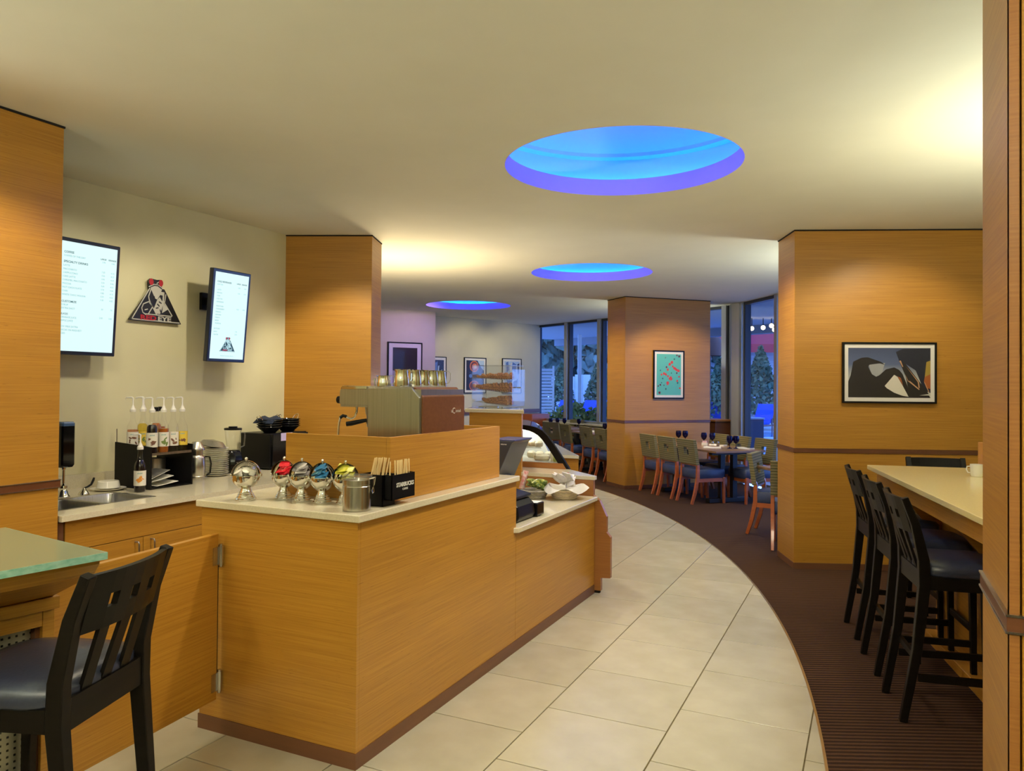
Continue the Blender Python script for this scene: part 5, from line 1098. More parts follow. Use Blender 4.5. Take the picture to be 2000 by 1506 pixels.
# ================================================================== DINING ROOM
def dchair_parts(t):
    ow = M['orange_wood']
    for s in (-1, 1):
        b = MB(); b.path_bar([(s*.188, -.285, 0), (s*.190, -.235, .16), (s*.192, -.195, .36), (s*.192, -.195, .54), (s*.192, -.205, .58)], [.030, .034, .038, .036, .03], [.034, .042, .046, .040, .03]); b.build('rear_leg', ow, t, smooth=30, bevel=.003)
        b = MB(); b.path_bar([(s*.195, .225, 0), (s*.197, .215, .36)], [.030, .040], [.030, .040]); b.build('front_leg', ow, t, smooth=30, bevel=.003)
        b = MB(); b.bar((s*.195, -.19, .325), (s*.197, .215, .325), .024, .05); b.build('side_rail', ow, t, smooth=0)
    MB().box(-.19, .205, .30, .19, .228, .35).build('front_rail', ow, t, smooth=0)
    MB().box(-.19, -.206, .515, .19, -.184, .545).build('back_rail', ow, t, smooth=0)
    # upholstered back with a square opening
    b = MB(); xs = [-.212, -.052, .052, .212]; zz = [.535, .655, .765, .875]
    def yb(z): return -.205-(z-.535)*.16
    for i in range(3):
        for j in range(3):
            if i == 1 and j == 1: continue
            x0, x1, z0, z1 = xs[i], xs[i+1], zz[j], zz[j+1]
            b.loft([[(x0, yb(z0)-.024, z0), (x1, yb(z0)-.024, z0), (x1, yb(z0)+.024, z0), (x0, yb(z0)+.024, z0)], [(x0, yb(z1)-.024, z1), (x1, yb(z1)-.024, z1), (x1, yb(z1)+.024, z1), (x0, yb(z1)+.024, z1)]])
    b.build('backrest', M['fabric'], t, smooth=0)
    b = MB(); b.loft([[(q*.21*f, .015+p*.225*f, z) for q, p in ((-1, -.9), (-.9, -1), (.9, -1), (1, -.9), (1, .9), (.9, 1), (-.9, 1), (-1, .9))] for z, f in ((.345, .97), (.355, 1), (.445, 1), (.470, .95), (.478, .7))])
    b.build('seat', M['leather_blue'], t, smooth=50)
dc = thing('dining_chair', 'nearest of three striped chairs left of the table by the middle pier', 'chair', (-2.11, 10.66, 0), R(-45), 'dining chairs'); dchair_parts(dc)
for lab, x, y, rz in (
    ('middle of three striped chairs left of the table by the middle pier', -2.48, 11.03, -45),
    ('striped dining chair closest to the middle pier, its back against the pier front', -2.85, 11.40, -45),
    ('nearest dining chair on the window side of the table by the middle pier', -1.50, 10.98, 135),
    ('middle dining chair on the window side of the table by the middle pier', -1.90, 11.38, 135),
    ('farthest dining chair on the window side of the table by the middle pier', -2.28, 11.76, 135),
    ('pale green chair seen from its front, at the small table by the right pier', -.905, 8.74, -96),
    ('dining chair mostly hidden behind the right pier, only its left edge showing', -.69, 8.10, 4),
    ('dining chair just left of the middle pier, partly hidden by it', -3.93, 12.40, -45),
    ('dining chair second to the left of the middle pier, seen from behind', -4.36, 12.82, -45),
    ('dining chair directly right of the curved display case, seen from behind', -4.98, 13.42, -45),
    ('dining chair behind the table left of the middle pier, facing the viewer', -4.50, 14.02, 135),
    ('second dining chair on the window side of the table left of the middle pier', -3.92, 13.44, 135),
    ('dining chair at the far left table, its back opening showing pale light', -5.62, 14.12, -20),
    ('dining chair on the window side of the farthest table, below the window ledge', -5.80, 15.05, 150)):
    copy_tree(dc, lab, (x, y, 0), R(rz))
def dtable(lab, x, y, rz, lx, ly, legs):
    t = thing('dining_table', lab, 'table', (x, y, 0), R(rz))
    MB().box(-lx/2, -ly/2, .705, lx/2, ly/2, .735).build('table_top', M['table_wood'], t, smooth=0, bevel=.004)
    bk = plain('table_iron', (.010, .010, .012), .4)
    for sx in legs:
        for sy in (-.10, .10):
            MB().box(sx-.035, sy-.035, .06, sx+.035, sy+.035, .705).build('leg', bk, t, smooth=0)
        MB().box(sx-.05, -ly*.41, 0, sx+.05, ly*.41, .06).build('foot', bk, t, smooth=0, bevel=.008)
        MB().box(sx-.04, -ly*.35, .66, sx+.04, ly*.35, .705).build('bearer', bk, t, smooth=0)
    return t
dtable('long walnut dining table with iron trestles by the middle pier', -2.18, 11.22, -45, 1.7, .80, (-.62, .55))
dtable('small dining table beside the right pier', -.62, 8.66, -50, .72, .72, (0,))
dtable('dining table left of the middle pier, by the window', -4.22, 13.20, -45, 1.9, .80, (-.7, .62))
dtable('farthest dining table, below the leftmost window pane', -5.60, 14.62, -30, 1.2, .80, (-.35, .35))
TT = .7355
gob = None
def goblet(lab, x, y, grp):
    global gob
    if gob is None:
        gob = thing('goblet', lab, 'glass', (x, y, TT), 0, grp)
        MB().lathe([(0, 0), (.036, 0), (.034, .004), (.008, .012), (.005, .02), (.005, .062), (.009, .07), (0, .072)], 18).build('stem', M['cobalt'], gob)
        MB().lathe([(0, .068), (.012, .069), (.034, .088), (.044, .118), (.042, .155), (.036, .176), (.034, .176), (.040, .155), (.041, .118), (.03, .09), (0, .073)], 22).build('bowl', M['cobalt'], gob)
    else: copy_tree(gob, lab, (x, y, TT), None, grp)
g1, g2, g3 = 'goblets on the table by the middle pier', 'goblets on the table left of the middle pier', 'goblets on the farthest table'
for lab, x, y, g in (('left goblet of the far cobalt pair on the table by the middle pier', -2.70, 11.80, g1), ('right goblet of the far cobalt pair on the table by the middle pier', -2.60, 11.82, g1),
                  ('left goblet of the middle cobalt pair, behind the salt shaker', -2.25, 11.50, g1), ('right goblet of the middle cobalt pair, behind the salt shaker', -2.13, 11.52, g1),
                  ('left goblet of the nearest cobalt pair, between two napkins', -1.78, 10.93, g1), ('right goblet of the nearest cobalt pair, between two napkins', -1.70, 10.97, g1),
                  ('left one of three cobalt goblets left of the middle pier', -4.40, 13.30, g2), ('middle one of three cobalt goblets left of the middle pier', -4.30, 13.34, g2), ('right one of three cobalt goblets left of the middle pier', -4.28, 13.50, g2),
                  ('leftmost cobalt goblet on the farthest table', -6.0, 14.95, g3), ('second cobalt goblet from the left on the farthest table', -5.82, 14.90, g3), ('third cobalt goblet from the left on the farthest table', -5.46, 14.80, g3),
                  ('cobalt goblet at the dark end of the farthest table beside the red cabinet', -6.06, 14.72, g3)):
    goblet(lab, x, y, g)
def napkin(lab, x, y, rz, lx=.24, ly=.11, h=.018):
    b = MB(); n = 7
    b.loft([[(-lx/2+lx*k/(n-1), -ly/2, 0), (-lx/2+lx*k/(n-1), ly/2, 0), (-lx/2+lx*k/(n-1), ly/2*.9, h*(.7+.3*math.sin(k*1.3))), (-lx/2+lx*k/(n-1), -ly/2*.9, h*(.8+.2*math.cos(k)))][::-1] for k in range(n)])
    o = b.build('napkin', M['linen'], loc=(x, y, TT), rz=R(rz), smooth=60); tag(o, lab, 'napkin', 'folded white napkins')
napkin('folded white napkin nearest the table end by the middle pier, right of the goblets', -1.58, 11.0, -30)
napkin('folded white napkin left of the nearest goblet pair', -2.02, 10.92, 10)
napkin('folded white napkin behind the salt shaker on the table by the middle pier', -2.02, 11.38, -20)
napkin('folded white napkin at the pier end of the long table', -2.50, 11.60, -30)
napkin('folded white napkin on the table left of the middle pier, nearest its end', -4.02, 13.0, 0, .3, .12)
napkin('folded white napkin in the middle of the table left of the middle pier', -4.62, 13.42, 0, .3, .12)
napkin('folded white napkin at the far end of the table left of the middle pier', -4.66, 13.70, -30, .3, .12)
napkin('folded white napkin on the farthest table', -5.90, 14.62, -10, .3, .12)
def shaker(lab, x, y, c):
    t = thing('salt_shaker', lab, 'shaker', (x, y, TT), 0, 'salt and pepper shakers')
    MB().lathe([(0, 0), (.020, 0), (.022, .004), (.018, .05), (0, .052)], 14).build('glass_body', c, t); MB().lathe([(0, .052), (.018, .05), (.016, .064), (.006, .072), (0, .073)], 14).build('cap', M['chrome'], t)
shaker('glass salt shaker in front of the middle goblet pair', -2.07, 11.22, M['acrylic']); shaker('pepper shaker right of the salt shaker on the table by the middle pier', -2.0, 11.26, plain('pepper', (.25, .2, .15)))
shaker('salt shaker on the table left of the middle pier', -4.22, 13.36, M['acrylic']); shaker('salt shaker on the farthest table beside the goblets', -5.92, 14.82, M['acrylic'])
t = thing('sugar_caddy', 'small white caddy of sweeteners on the table by the middle pier', 'caddy', (-2.19, 11.25, TT)); MB().box(-.04, -.03, 0, .04, .03, .045).build('tray', M['white'], t, smooth=0, bevel=.004); MB().box(-.03, -.02, .045, .03, .02, .07).build('packets', plain('pink_paper', (.75, .5, .5)), t, smooth=0)
for k, (x, y) in enumerate(((-.80, 8.50), (-.70, 8.44))):
    o = MB().lathe([(0, 0), (.02, 0), (.034, .02), (.036, .028), (.033, .028), (.02, .006), (0, .006)], 18).build('small_bowl', M['white'], loc=(x, y, TT)); tag(o, ('left', 'right')[k]+' tiny white bowl on the small table beside the right pier', 'bowl', 'tiny white bowls')
t = thing('service_station', 'dark brown waiter station below the window beside the wide mullion', 'cabinet', (-2.72, 13.35, 0), R(-31)); MB().box(-.75, -.25, .08, .62, .20, 1.02).build('body', M['rail'], t, smooth=0, bevel=.004); MB().box(-.77, -.27, 1.02, .64, .22, 1.05).build('top', M['wood_dark'], t, smooth=0, bevel=.003); MB().box(-.7, -.2, 0, .58, .15, .08).build('toe_kick', M['gap'], t, smooth=0)

# ================================================================== FRAMED PICTURES
def picture(lab, o, ang, s0, s1, z0, z1, bgm, shapes, fw_=.018, mat_w=.04, mat_b=None):
    """o,ang: wall origin and direction; picture spans s0..s1 along it; local x right, z up, facing -y"""
    w_, h_ = s1-s0, z1-z0; a = R(ang); t = thing('framed_picture', lab, 'picture', (o[0]+math.cos(a)*s0+math.sin(a)*.028, o[1]+math.sin(a)*s0-math.cos(a)*.028, z0), a, 'framed pictures')
    b = MB(); b.box(0, 0, 0, w_, .026, fw_); b.box(0, 0, h_-fw_, w_, .026, h_); b.box(0, 0, fw_, fw_, .026, h_-fw_); b.box(w_-fw_, 0, fw_, w_, .026, h_-fw_); b.build('frame', M['black'], t, smooth=0)
    mb_ = mat_b or mat_w
    MB().box(fw_, .010, fw_, w_-fw_, .024, h_-fw_).build('mat_board', M['paper'], t, smooth=0)
    x0, x1, zz0, zz1 = fw_+mat_w, w_-fw_-mat_w, fw_+mb_, h_-fw_-mb_
    b = MB(); b.add([(x0, .0095, zz0), (x1, .0095, zz0), (x1, .0095, zz1), (x0, .0095, zz1)], [(0, 1, 2, 3)], 0); mats = [bgm]; y = .0095
    for m_, pts in shapes:
        if m_ not in mats: mats.append(m_)
        y -= .00004; b.add([(x0+(x1-x0)*u, y, zz0+(zz1-zz0)*v) for u, v in pts], [tuple(range(len(pts)))], mats.index(m_))
    b.build('print', mats, t, smooth=0)
    g = MB(); g.box(fw_, .005, fw_, w_-fw_, .007, h_-fw_); g.build('glazing', M['pic_glass'], t, smooth=0)
    return t
M['pic_glass'] = glass('picture_glass', (1, 1, 1), .12, .03)
def gradient(name, stops, axis='Z', scale=1.0, off=0.0, noise=0.0):
    m = bpy.data.materials.new(name); m.use_nodes = True; nt = m.node_tree; b = nt.nodes['Principled BSDF']; N = nt.nodes.new; L = nt.links.new
    tc = N('ShaderNodeTexCoord'); sp_ = N('ShaderNodeSeparateXYZ'); rp = N('ShaderNodeValToRGB'); mr = N('ShaderNodeMapRange'); mr.inputs['From Min'].default_value = off; mr.inputs['From Max'].default_value = off+scale
    L(tc.outputs['Object'], sp_.inputs[0]); L(sp_.outputs[axis], mr.inputs['Value']); L(mr.outputs[0], rp.inputs[0]); L(rp.outputs[0], b.inputs['Base Color']); b.inputs['Roughness'].default_value = .6
    while len(rp.color_ramp.elements) < len(stops): rp.color_ramp.elements.new(.5)
    for i, (p, c) in enumerate(stops): rp.color_ramp.elements[i].position = p; rp.color_ramp.elements[i].color = (*c, 1)
    return m
skyg = gradient('print_dusk_sky', [(0, (.68, .66, .55)), (.38, (.48, .50, .47)), (.62, (.085, .12, .24)), (1, (.03, .04, .10))], 'Z', .55)
rock = plain('print_rock', (.014, .010, .010)); glow_ = plain('print_glow', (.70, .68, .58)); ember = plain('print_ember', (.36, .10, .02)); night = plain('print_night', (.012, .014, .03)); rim_ = plain('print_rim', (.55, .30, .16)); gold = plain('print_gold', (.36, .25, .04)); grey_ = plain('print_grey', (.34, .36, .38))
picture('framed dusk photograph of rock arches on the right pier', (-.605, 7.12), 21.5, .408, 1.207, 1.468, 2.003, skyg, [
    (grey_, [(.25, .66), (.45, .70), (.40, .45), (.30, .42)]),
    (night, [(.58, .92), (.66, .98), (1, 1), (1, .1), (.92, .15), (.82, .55), (.70, .68), (.62, .74)]),
    (gold, [(.95, .72), (1, .75), (1, .45), (.93, .42)]), (ember, [(.93, .42), (1, .48), (1, .18), (.95, .2), (.92, .33)]),
    (rock, [(0, 0), (0, .32), (.03, .45), (.06, .72), (.16, .80), (.24, .81), (.40, .72), (.45, .66), (.38, .69), (.26, .66), (.245, .62), (.29, .47), (.34, .42), (.38, .45), (.46, .57), (.56, .61), (.62, .56), (.66, .48), (.72, .25), (.75, .05), (.98, .05), (1, 0)]),
    (rock, [(.62, .74), (.70, .68), (.98, .08), (.75, .02), (.70, .42)]),
    (glow_, [(.445, .235), (.56, .46), (.60, .42), (.66, .25), (.735, .02), (.66, .04), (.56, .10), (.47, .19)]),
    (ember, [(.56, .46), (.60, .43), (.67, .24), (.64, .40)]), (rim_, [(.62, .74), (.66, .62), (.67, .62), (.64, .75)]), (rim_, [(.70, .64), (.86, .32), (.87, .20), (.855, .20), (.845, .32)]), (rim_, [(.73, .33), (.75, .34), (.87, .17), (.86, .16)]), (rim_, [(.92, .32), (.93, .32), (.985, .12), (.975, .12)]), (rim_, [(.69, .48), (.735, .33), (.725, .33)])], .016, .034)
teal = plain('print_turquoise', (.10, .50, .42)); red_ = plain('print_red', (.62, .045, .01)); dkr = plain('print_maroon', (.12, .015, .01)); dgn = plain('print_dark_green', (.015, .07, .055))
random.seed(11); shp = []
def blob(cx_, cy_, r_, n=7, asp=1.8): return [(cx_+r_*asp*(.6+.4*random.random())*math.cos(2*math.pi*k/n), cy_+r_*(.6+.4*random.random())*math.sin(2*math.pi*k/n)) for k in range(n)]
for cx_, cy_, r_ in ((.62, .80, .05), (.72, .66, .05), (.80, .62, .045), (.88, .60, .05), (.66, .70, .035), (.30, .52, .045), (.38, .50, .04), (.46, .46, .035), (.58, .40, .07), (.45, .29, .055), (.20, .50, .03), (.84, .35, .035), (.92, .45, .03), (.53, .75, .045), (.45, .62, .04), (.95, .17, .035)): shp.append((red_, blob(cx_, cy_, r_, 8, 1.5)))
for cx_, cy_, r_ in ((.83, .97, .03), (.92, .95, .04), (.72, .88, .025), (.40, .68, .03), (.15, .60, .025), (.25, .40, .025), (.15, .25, .03), (.30, .24, .02), (.38, .15, .028), (.12, .06, .05), (.82, .54, .03), (.60, .54, .02), (.35, .91, .02), (.20, .30, .02), (.07, .22, .03), (.86, .30, .03)): shp.append((dkr if random.random() < .5 else dgn, blob(cx_, cy_, r_, 6, 1.4)))
picture('framed turquoise print with red blossoms on the middle pier', (-3.44, 11.37), 45.5, .494, 1.057, 1.405, 2.172, teal, shp, .020, .038)
blackp = plain('print_black', (.008, .006, .010)); stepg = plain('print_lavender_grey', (.40, .34, .36))
picture('tall framed black print with pale steps on the lilac wall beyond the espresso machine', (P1.x, P1.y), 57.8, -.99, -.285, 1.45, 2.39, blackp, [(stepg, [(0, 0), (0, .42), (.14, .40), (.17, .30), (.42, .29), (.42, .20), (.60, .19), (.60, 0)])], .022, .08)
navy = plain('print_navy', (.012, .018, .07)); blue_ = plain('print_blue', (.10, .19, .50)); pale = plain('print_pale_blue', (.45, .60, .75)); org = plain('print_orange2', (.68, .16, .02)); yel = plain('print_yellow', (.85, .58, .22)); 
def disc(cx_, cy_, rx, ry, n=20): return [(cx_+rx*math.cos(2*math.pi*k/n), cy_+ry*math.sin(2*math.pi*k/n)) for k in range(n)]
picture('framed print of glowing orange rings on dark blue on the far wall', (F1.x, F1.y), 70.75, -2.38, -1.745, 1.425, 2.183, navy, [(pale, [(.62, 1), (1, 1), (1, .66), (.86, .74)]), (org, disc(.44, .80, .25, .19)), (dkr, disc(.44, .80, .20, .15)), (org, disc(.47, .79, .15, .11)), (yel, disc(.50, .79, .08, .06)), (blue_, disc(.25, .48, .10, .06)), (org, disc(.45, .15, .28, .17)), (dkr, disc(.43, .15, .23, .14)), (org, disc(.50, .17, .12, .09)), (yel, disc(.52, .17, .05, .05))], .016, .045)
picture('framed blue and white abstract print on the far wall, nearest the window', (F1.x, F1.y), 70.75, -1.253, -.643, 1.42, 2.196, pale, [(blue_, [(.1, .95), (.25, 1), (.3, .7), (.15, .6)]), (blue_, [(.55, .98), (.8, .9), (.75, .62), (.5, .72)]), (navy, [(.85, .9), (1, .95), (1, .6), (.9, .55)]), (glow_, [(.35, .9), (.5, .98), (.48, .7), (.38, .66)]), (blue_, [(.1, .5), (.6, .45), (.5, .3), (.2, .25)]), (navy, [(.6, .3), (.9, .4), (.85, .1), (.55, .05)])], .016, .05)
picture('framed dark blue abstract print half hidden by the lilac wall edge', (F1.x, F1.y), 70.75, -3.55, -2.872, 1.42, 2.17, navy, [(blue_, [(.55, .9), (.7, .95), (.66, .5), (.5, .45)]), (pale, [(.72, .8), (.78, .82), (.72, .3), (.66, .28)]), (glow_, [(.6, .3), (.9, .35), (.95, .05), (.6, .02)]), (pale, [(.82, .6), (.92, .7), (.9, .5)])], .016, .05)
# ================================================================== OUTSIDE: PATIO, POOL AND GARDEN AT DUSK
def ext(b, d):
    """place d metres ahead of the dining room axis, b metres to the side per metre ahead"""
    return (-.4279*d+.9038*b*d, .9038*d+.4279*b*d)
deckm = mat('poolside_concrete', (.42, .44, .46), .8, noise=((1.2, 1.2, 1), (.36, .38, .41), .35, .65))
b = MB(); P = [tuple(G0+Vector((-12, 7))), tuple(G0-GN*.15), tuple(G5-GN*.15), tuple(H0-HN*.2), tuple(H1-HN*.2), (30, 8), (30, 70), (-70, 70)]
bm = bmesh.new(); vv = [bm.verts.new((x, y, -.02)) for x, y in P]; ee = [bm.edges.new((vv[i], vv[(i+1) % len(vv)])) for i in range(len(vv))]
bmesh.ops.triangle_fill(bm, edges=ee, use_beauty=True, normal=(0, 0, 1)); me = bpy.data.meshes.new('pool_deck'); bm.to_mesh(me); bm.free(); me.materials.append(deckm)
o = bpy.data.objects.new('pool_deck', me); COL.objects.link(o); o['kind'] = 'structure'
# roof overhang with edge beam
sof = plain('soffit_paint', (.42, .45, .50), .8); beam = plain('beam_paint', (.20, .24, .30), .7)
q0, q1, q2, q3 = G0-GD*4, G5, H0, H1
def off(v, n, k): return Vector((v.x-n.x*k, v.y-n.y*k))
mid = (GN+HN).normalized()
inn = [q0, q1, q2, q3]; 
b = MB(); b.prism([tuple(off(q0, GN, .08)), tuple(off(q1, GN, .08)), tuple(off(q2, HN, .08)), tuple(off(q3, HN, .08)), tuple(off(q3, HN, 3.4)), tuple(off(q2, mid, 3.9)), tuple(off(q0, GN, 3.4))], 2.99, 3.25)
o = b.build('soffit', sof, smooth=0); o['kind'] = 'structure'
b = MB()
for p, q in ((off(q0, GN, 3.4), off(q2, mid, 3.9)), (off(q2, mid, 3.9), off(q3, HN, 3.4))):
    d = (q-p).normalized(); n = Vector((-d.y, d.x))*.3
    b.prism([tuple(p), tuple(q), tuple(q+n), tuple(p+n)] if True else [], 2.80, 3.25)
o = b.build('edge_beam', beam, smooth=0); o['kind'] = 'structure'
whm = mat('white_vinyl', (.70, .74, .78), .5, noise=((8, 8, 2), (.66, .70, .75), .4, .6))
x, y = ext(.0894, 20.6); b = MB(); b.box(-.05, -.05, -.02, .05, .05, 2.99); b.box(-.08, -.08, -.02, .08, .08, .1); o = b.build('patio_post', whm, loc=(x, y, 0), rz=R(25), smooth=0); tag(o, 'slender white patio post outside the left windows', 'post')
# louvred screen
x, y = ext(.0448, 20.0); t = thing('louvre_screen', 'white louvred screen standing outside the leftmost window pane', 'screen', (x, y, 0), R(25))
for s in (-.20, .20): MB().box(s-.025, -.03, -.02, s+.025, .03, 2.12 if s > 0 else 2.08).build('post', whm, t, smooth=0)
sl = None
for k in range(24):
    if sl is None: sl = MB().add([(-.175, -.035, -.02), (.175, -.035, -.02), (.175, .03, .032), (-.175, .03, .032), (-.175, -.035, -.008), (.175, -.035, -.008), (.175, .03, .044), (-.175, .03, .044)], [(0, 3, 2, 1), (4, 5, 6, 7), (0, 1, 5, 4), (1, 2, 6, 5), (2, 3, 7, 6), (3, 0, 4, 7)]).build('slat', whm, t, smooth=0); o = sl
    else: o = sl.copy(); COL.objects.link(o)
    o.location.z = .08+k*.0835
# fence
fx = [ext(.052+.0104*k, 38.0) for k in range(15)]; t = thing('garden_fence', 'white board fence beyond the pool loungers', 'fence', (fx[0][0], fx[0][1], 0))
for k in range(14):
    p, q = Vector(fx[k]), Vector(fx[k+1]); d = (q-p).normalized(); n = Vector((-d.y, d.x))*.03; p2, q2_ = p+d*.008, q-d*.008
    h = 2.06+(.10 if k in (3, 4) else 0); MB().prism([tuple(p2), tuple(q2_), tuple(q2_+n), tuple(p2+n)], -.02, h).build('board', whm, t, (fx[0][0], fx[0][1], 0), smooth=0)
# foliage
def leaves(n, fn, size, seed):
    rnd = random.Random(seed); mb = MB()
    for i in range(n):
        p, nrm = fn(rnd); p = Vector(p); a = Vector((rnd.uniform(-1, 1), rnd.uniform(-1, 1), rnd.uniform(-.6, 1))).normalized(); a = (a+Vector(nrm)*.6).normalized(); u = a.orthogonal().normalized(); u.rotate(Matrix.Rotation(rnd.uniform(0, 6.28), 3, a)); v = a.cross(u); s = size*rnd.uniform(.6, 1.3)
        mb.add([p-u*s, p+v*s*.6, p+u*s, p-v*s*.6], [(0, 1, 2, 3)])
    return mb
def cone_fn(r, h, z0):
    def f(rnd):
        u = rnd.random()**.75; rr_ = r*(1-u)**.85*(.75+.3*rnd.random())*(1 if rnd.random() < .8 else .6); a = rnd.uniform(0, 6.283)
        return (rr_*math.cos(a), rr_*math.sin(a), z0+h*u), (math.cos(a), math.sin(a), .4)
    return f
def ball_fn(rx, rz_, zc):
    def f(rnd):
        a = rnd.uniform(0, 6.283); c = rnd.uniform(-1, 1); s = math.sqrt(1-c*c); k = (.75+.35*rnd.random()+.12*math.sin(5*a)+.1*math.sin(9*c)); 
        return (rx*s*math.cos(a)*k, rx*s*math.sin(a)*k, zc+rz_*c*k), (s*math.cos(a), s*math.sin(a), c)
    return f
lf = mat('conifer_green', (.06, .12, .07), .8, noise=((2, 2, 2), (.14, .19, .09), .35, .65)); lf2 = mat('forest_green', (.05, .11, .09), .85, noise=((.9, .9, .25), (.16, .24, .19), .35, .65)); lf3 = mat('pale_forest_green', (.11, .19, .16), .85, noise=((.9, .9, .25), (.26, .34, .28), .35, .65)); lf4 = mat('hedge_green', (.10, .18, .04), .8, noise=((6, 6, 6), (.24, .28, .06), .35, .65)); bark = mat('bark', (.06, .05, .045), .9, noise=((4, 4, 1), (.10, .085, .075), .3, .7))
cm = None
for lab, bq, d, s in (('conical evergreen behind the loungers, left window pane', .066, 35.5, 1.0), ('conical evergreen behind the white post, second window pane', .115, 36.0, 1.08), ('conical evergreen just right of the middle pier, right-hand window', .274, 30.0, 1.02), ('tall conical evergreen in the right-hand full height window', .329, 29.0, 1.18), ('conical evergreen at the left edge of the middle pier', .128, 35.0, .9)):
    x, y = ext(bq, d)
    if cm is None:
        t = thing('conifer_tree', lab, 'tree', (x, y, 0)); leaves(1500, cone_fn(.85, 2.4, .25), .10, 3).build('foliage', lf, t, smooth=0); MB().lathe([(0, 0), (.09, 0), (.06, .6), (.02, 2.2), (0, 2.2)], 8).build('trunk', bark, t); cm = t
    else: t = copy_tree(cm, lab, (x, y, 0), R(random.uniform(0, 360)))
    t.scale = (s, s, s*1.0); t['group'] = 'conical evergreens round the pool'
fm = None; k = 0; rnd = random.Random(5)
for row, (d, n, sc) in enumerate(((46, 9, 1.2), (54, 9, 1.8))):
    for i in range(n):
        bq = .02+(.38-.02)*(i+.5*(row))/n; x, y = ext(bq, d+rnd.uniform(-2, 2)); s = sc*rnd.uniform(.85, 1.2)
        lab = ORD[i]+' garden tree from the left in the '+('nearer', 'farther')[row]+' row beyond the fence, '+('dark', 'paler')[(i+row) % 2]+' green'
        if fm is None:
            t = thing('garden_tree', lab, 'tree', (x, y, 0)); leaves(1500, ball_fn(2.2, 2.6, 3.4), .34, 8).build('foliage', lf2, t, smooth=0); MB().lathe([(0, -.02), (.28, -.02), (.2, 1.2), (.12, 3), (0, 4.4)], 9).build('trunk', bark, t); fm = t
            t3 = leaves(1500, ball_fn(2.1, 3.0, 3.6), .30, 21); M['pale_me'] = None
        else:
            t = copy_tree(fm, lab, (x, y, 0), R(rnd.uniform(0, 360)))
            if (i+row) % 2:
                for c in COL.objects:
                    if c.parent == t and c.name.startswith('foliage'):
                        if M['pale_me'] is None: c.data = c.data.copy(); c.data.materials[0] = lf3; M['pale_me'] = c.data
                        else: c.data = M['pale_me']
        t.scale = (s, s, s*rnd.uniform(.95, 1.25)); t['group'] = 'garden trees beyond the fence'
# low planting under the windows
hm = None
for k in range(6):
    x, y = ext(.058+.0135*k, 19.4+.25*(k % 2)); lab = ORD[k]+' low green shrub from the left under the left windows'
    if hm is None:
        t = thing('low_shrub', lab, 'shrub', (x, y, 0)); leaves(520, ball_fn(.26, .30, .62), .055, 4).build('foliage', lf4, t, smooth=0); MB().lathe([(0, -.02), (.03, -.02), (.02, .5), (0, .6)], 7).build('stem', bark, t); hm = t
    else: t = copy_tree(hm, lab, (x, y, 0), R(60*k))
    t.scale = (1, 1, 1.0+.12*(k % 3)); t['group'] = 'low shrubs under the windows'
# loungers
blu = mat('blue_lounger_canvas', (.008, .055, .42), .7, noise=((40, 40, 40), (.012, .07, .48), .4, .6)); lfm = plain('lounger_frame', (.25, .12, .10), .6)
lg = None
for lab, bq, d, rz in (('blue pool lounger right of the louvred screen', .0655, 31, -20), ('blue pool lounger behind the slender white post', .0985, 31.5, -20), ('blue pool lounger at the left edge of the middle pier', .121, 31, -20), ('blue pool lounger left of the wide mullion', .266, 30, -25), ('blue pool lounger in the full height window', .330, 27, -25)):
    x, y = ext(bq, d)
    if lg is None:
        t = thing('pool_lounger', lab, 'lounger', (x, y, -.02), R(rz), 'blue pool loungers')
        b = MB(); b.box(-.33, -1.3, .30, .33, .02, .40); b.build('seat_cushion', blu, t, smooth=0, bevel=.02)
        b = MB(); b.loft([[(-.33, .0, .34), (.33, .0, .34), (.33, .10, .36), (-.33, .10, .36)], [(-.33, .33, 1.02), (.33, .33, 1.02), (.33, .42, 1.0), (-.33, .42, 1.0)]]); b.build('back_cushion', blu, t, smooth=0)
        for sx in (-.36, .34):
            for yy in (-1.2, .1): MB().box(sx, yy, 0, sx+.03, yy+.05, .5 if yy > 0 else .34).build('leg', lfm, t, smooth=0)
            MB().box(sx, -1.25, .24, sx+.03, .2, .30).build('side_rail', lfm, t, smooth=0)
        lg = t
    else: copy_tree(lg, lab, (x, y, -.02), R(rz))
# pool, stone wall, planter
x, y = ext(.345, 24.2); t = thing('swimming_pool', 'blue swimming pool seen through the full height window', 'pool', (x, y, 0), R(25)); wtr = mat('pool_water', (.03, .22, .50), .05, spec=.6, noise=((1.5, 1.5, 1), (.05, .30, .60), .4, .6))
MB().box(-.4, .0, -.018, 9, 3.0, -.012).build('water', wtr, t, smooth=0); b = MB(); b.box(-.6, -.2, -.02, 9.2, 0, .01); b.box(-.6, 3.0, -.02, 9.2, 3.2, .01); b.box(-.6, 0, -.02, -.4, 3.0, .01); b.build('coping', whm, t, smooth=0)
stn = mat('grey_field_stone', (.34, .36, .38), .9, noise=((7, 7, 7), (.22, .24, .27), .35, .65), bump=.5)
x, y = ext(.245, 36.0); t = thing('stone_wall', 'low grey stone block wall behind the pool', 'wall', (x, y, 0), R(25)); rnd = random.Random(3)
for r_ in range(4):
    xx = -.3*(r_ % 2)
    while xx < 4.6:
        wd = rnd.uniform(.35, .62); MB().box(xx+.01, rnd.uniform(-.02, .02), r_*.255-.02, xx+wd-.01, .3, r_*.255+.225).build('stone', stn, t, smooth=0, bevel=.015, seg=1); xx += wd
x, y = ext(.3205, 19.5); t = thing('planter_box', 'dark planter box outside the full height window', 'planter', (x, y, -.02), R(25)); MB().box(-.19, -.19, 0, .19, .19, .80).build('box', plain('planter_navy', (.025, .035, .07), .5), t, smooth=0, bevel=.01); MB().box(-.21, -.21, .80, .21, .21, .84).build('rim', plain('planter_rim', (.30, .34, .42), .5), t, smooth=0)
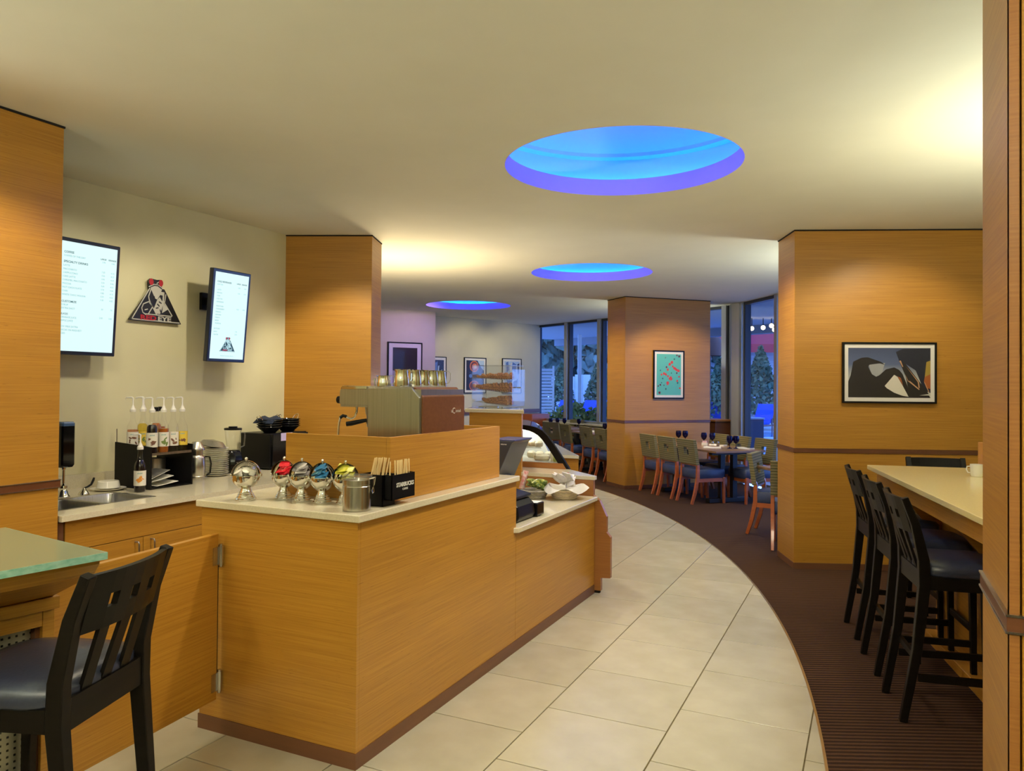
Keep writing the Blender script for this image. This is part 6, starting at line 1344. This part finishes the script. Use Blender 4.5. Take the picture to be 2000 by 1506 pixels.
# neighbouring house with red awning
x, y = ext(.30, 42.0); t = thing('neighbour_house', 'pale clapboard house with a red awning beyond the right-hand windows', 'house', (x, y, 0), R(20))
sid = mat('clapboard', (.55, .60, .68), .7, noise=((1, 1, 20), (.48, .53, .62), .4, .6))
MB().box(-3, .06, -.02, 8, 5, 4.0).build('wall', sid, t, smooth=0)
cb_ = None
for k in range(14):
    if cb_ is None: cb_ = MB().add([(-3, 0.0, 0), (8, 0.0, 0), (8, .06, 0), (-3, .06, 0), (-3, .045, .275), (8, .045, .275), (8, .06, .275), (-3, .06, .275)], [(0, 3, 2, 1), (4, 5, 6, 7), (0, 1, 5, 4), (1, 2, 6, 5), (2, 3, 7, 6), (3, 0, 4, 7)]).build('clapboard', sid, t, smooth=0); o = cb_
    else: o = cb_.copy(); COL.objects.link(o)
    o.location.z = k*.28
aw = MB(); aw.loft([[(-2.9, -1.7, 3.85), (6, -1.7, 3.85), (6, 0, 4.9), (-2.9, 0, 4.9)], [(-2.9, -1.7, 3.90), (6, -1.7, 3.90), (6, 0, 4.95), (-2.9, 0, 4.95)]]); aw.box(-2.9, -1.74, 3.45, 6, -1.70, 3.9)
aw.build('awning', plain('awning_red', (.50, .02, .04), .7), t, smooth=0)
# patio umbrella, glowing balls standing in for reflected indoor lamps
x, y = ext(.262, 19.0); t = thing('patio_umbrella', 'brown patio umbrella beside the middle pier, outside the window', 'umbrella', (x, y, -.02)); um = plain('umbrella_brown', (.16, .085, .06), .8)
MB().lathe([(0, 2.95), (.25, 2.85), (.30, 2.72), (.32, 2.40), (.30, 2.40), (.28, 2.70), (0, 2.9)], 12).build('canopy', um, t); MB().cyl(0, 0, 0, 2.9, .02, 10).build('pole', M['alu_dark'], t); MB().cyl(0, 0, 0, .08, .25, 16).build('base', M['alu_dark'], t)
lp = emissive('warm_reflection_glow', (1, .78, .45), 9)
for k, (bq, z) in enumerate(((.311, 2.78), (.317, 2.78), (.332, 2.80), (.343, 2.84), (.347, 2.76))):
    x, y = ext(bq, 15.2); t = thing('lamp_reflection', ORD[k]+' warm lit bulb from the left, an indoor lamp reflected in the window', 'lamp reflection', (x, y, z), 0, 'indoor lamps reflected in the window'); MB().sphere((0, 0, 0), .045, 12, 8).build('glint', lp, t); MB().cyl(0, 0, .04, 2.989-z, .008, 8).build('cord', M['black'], t)
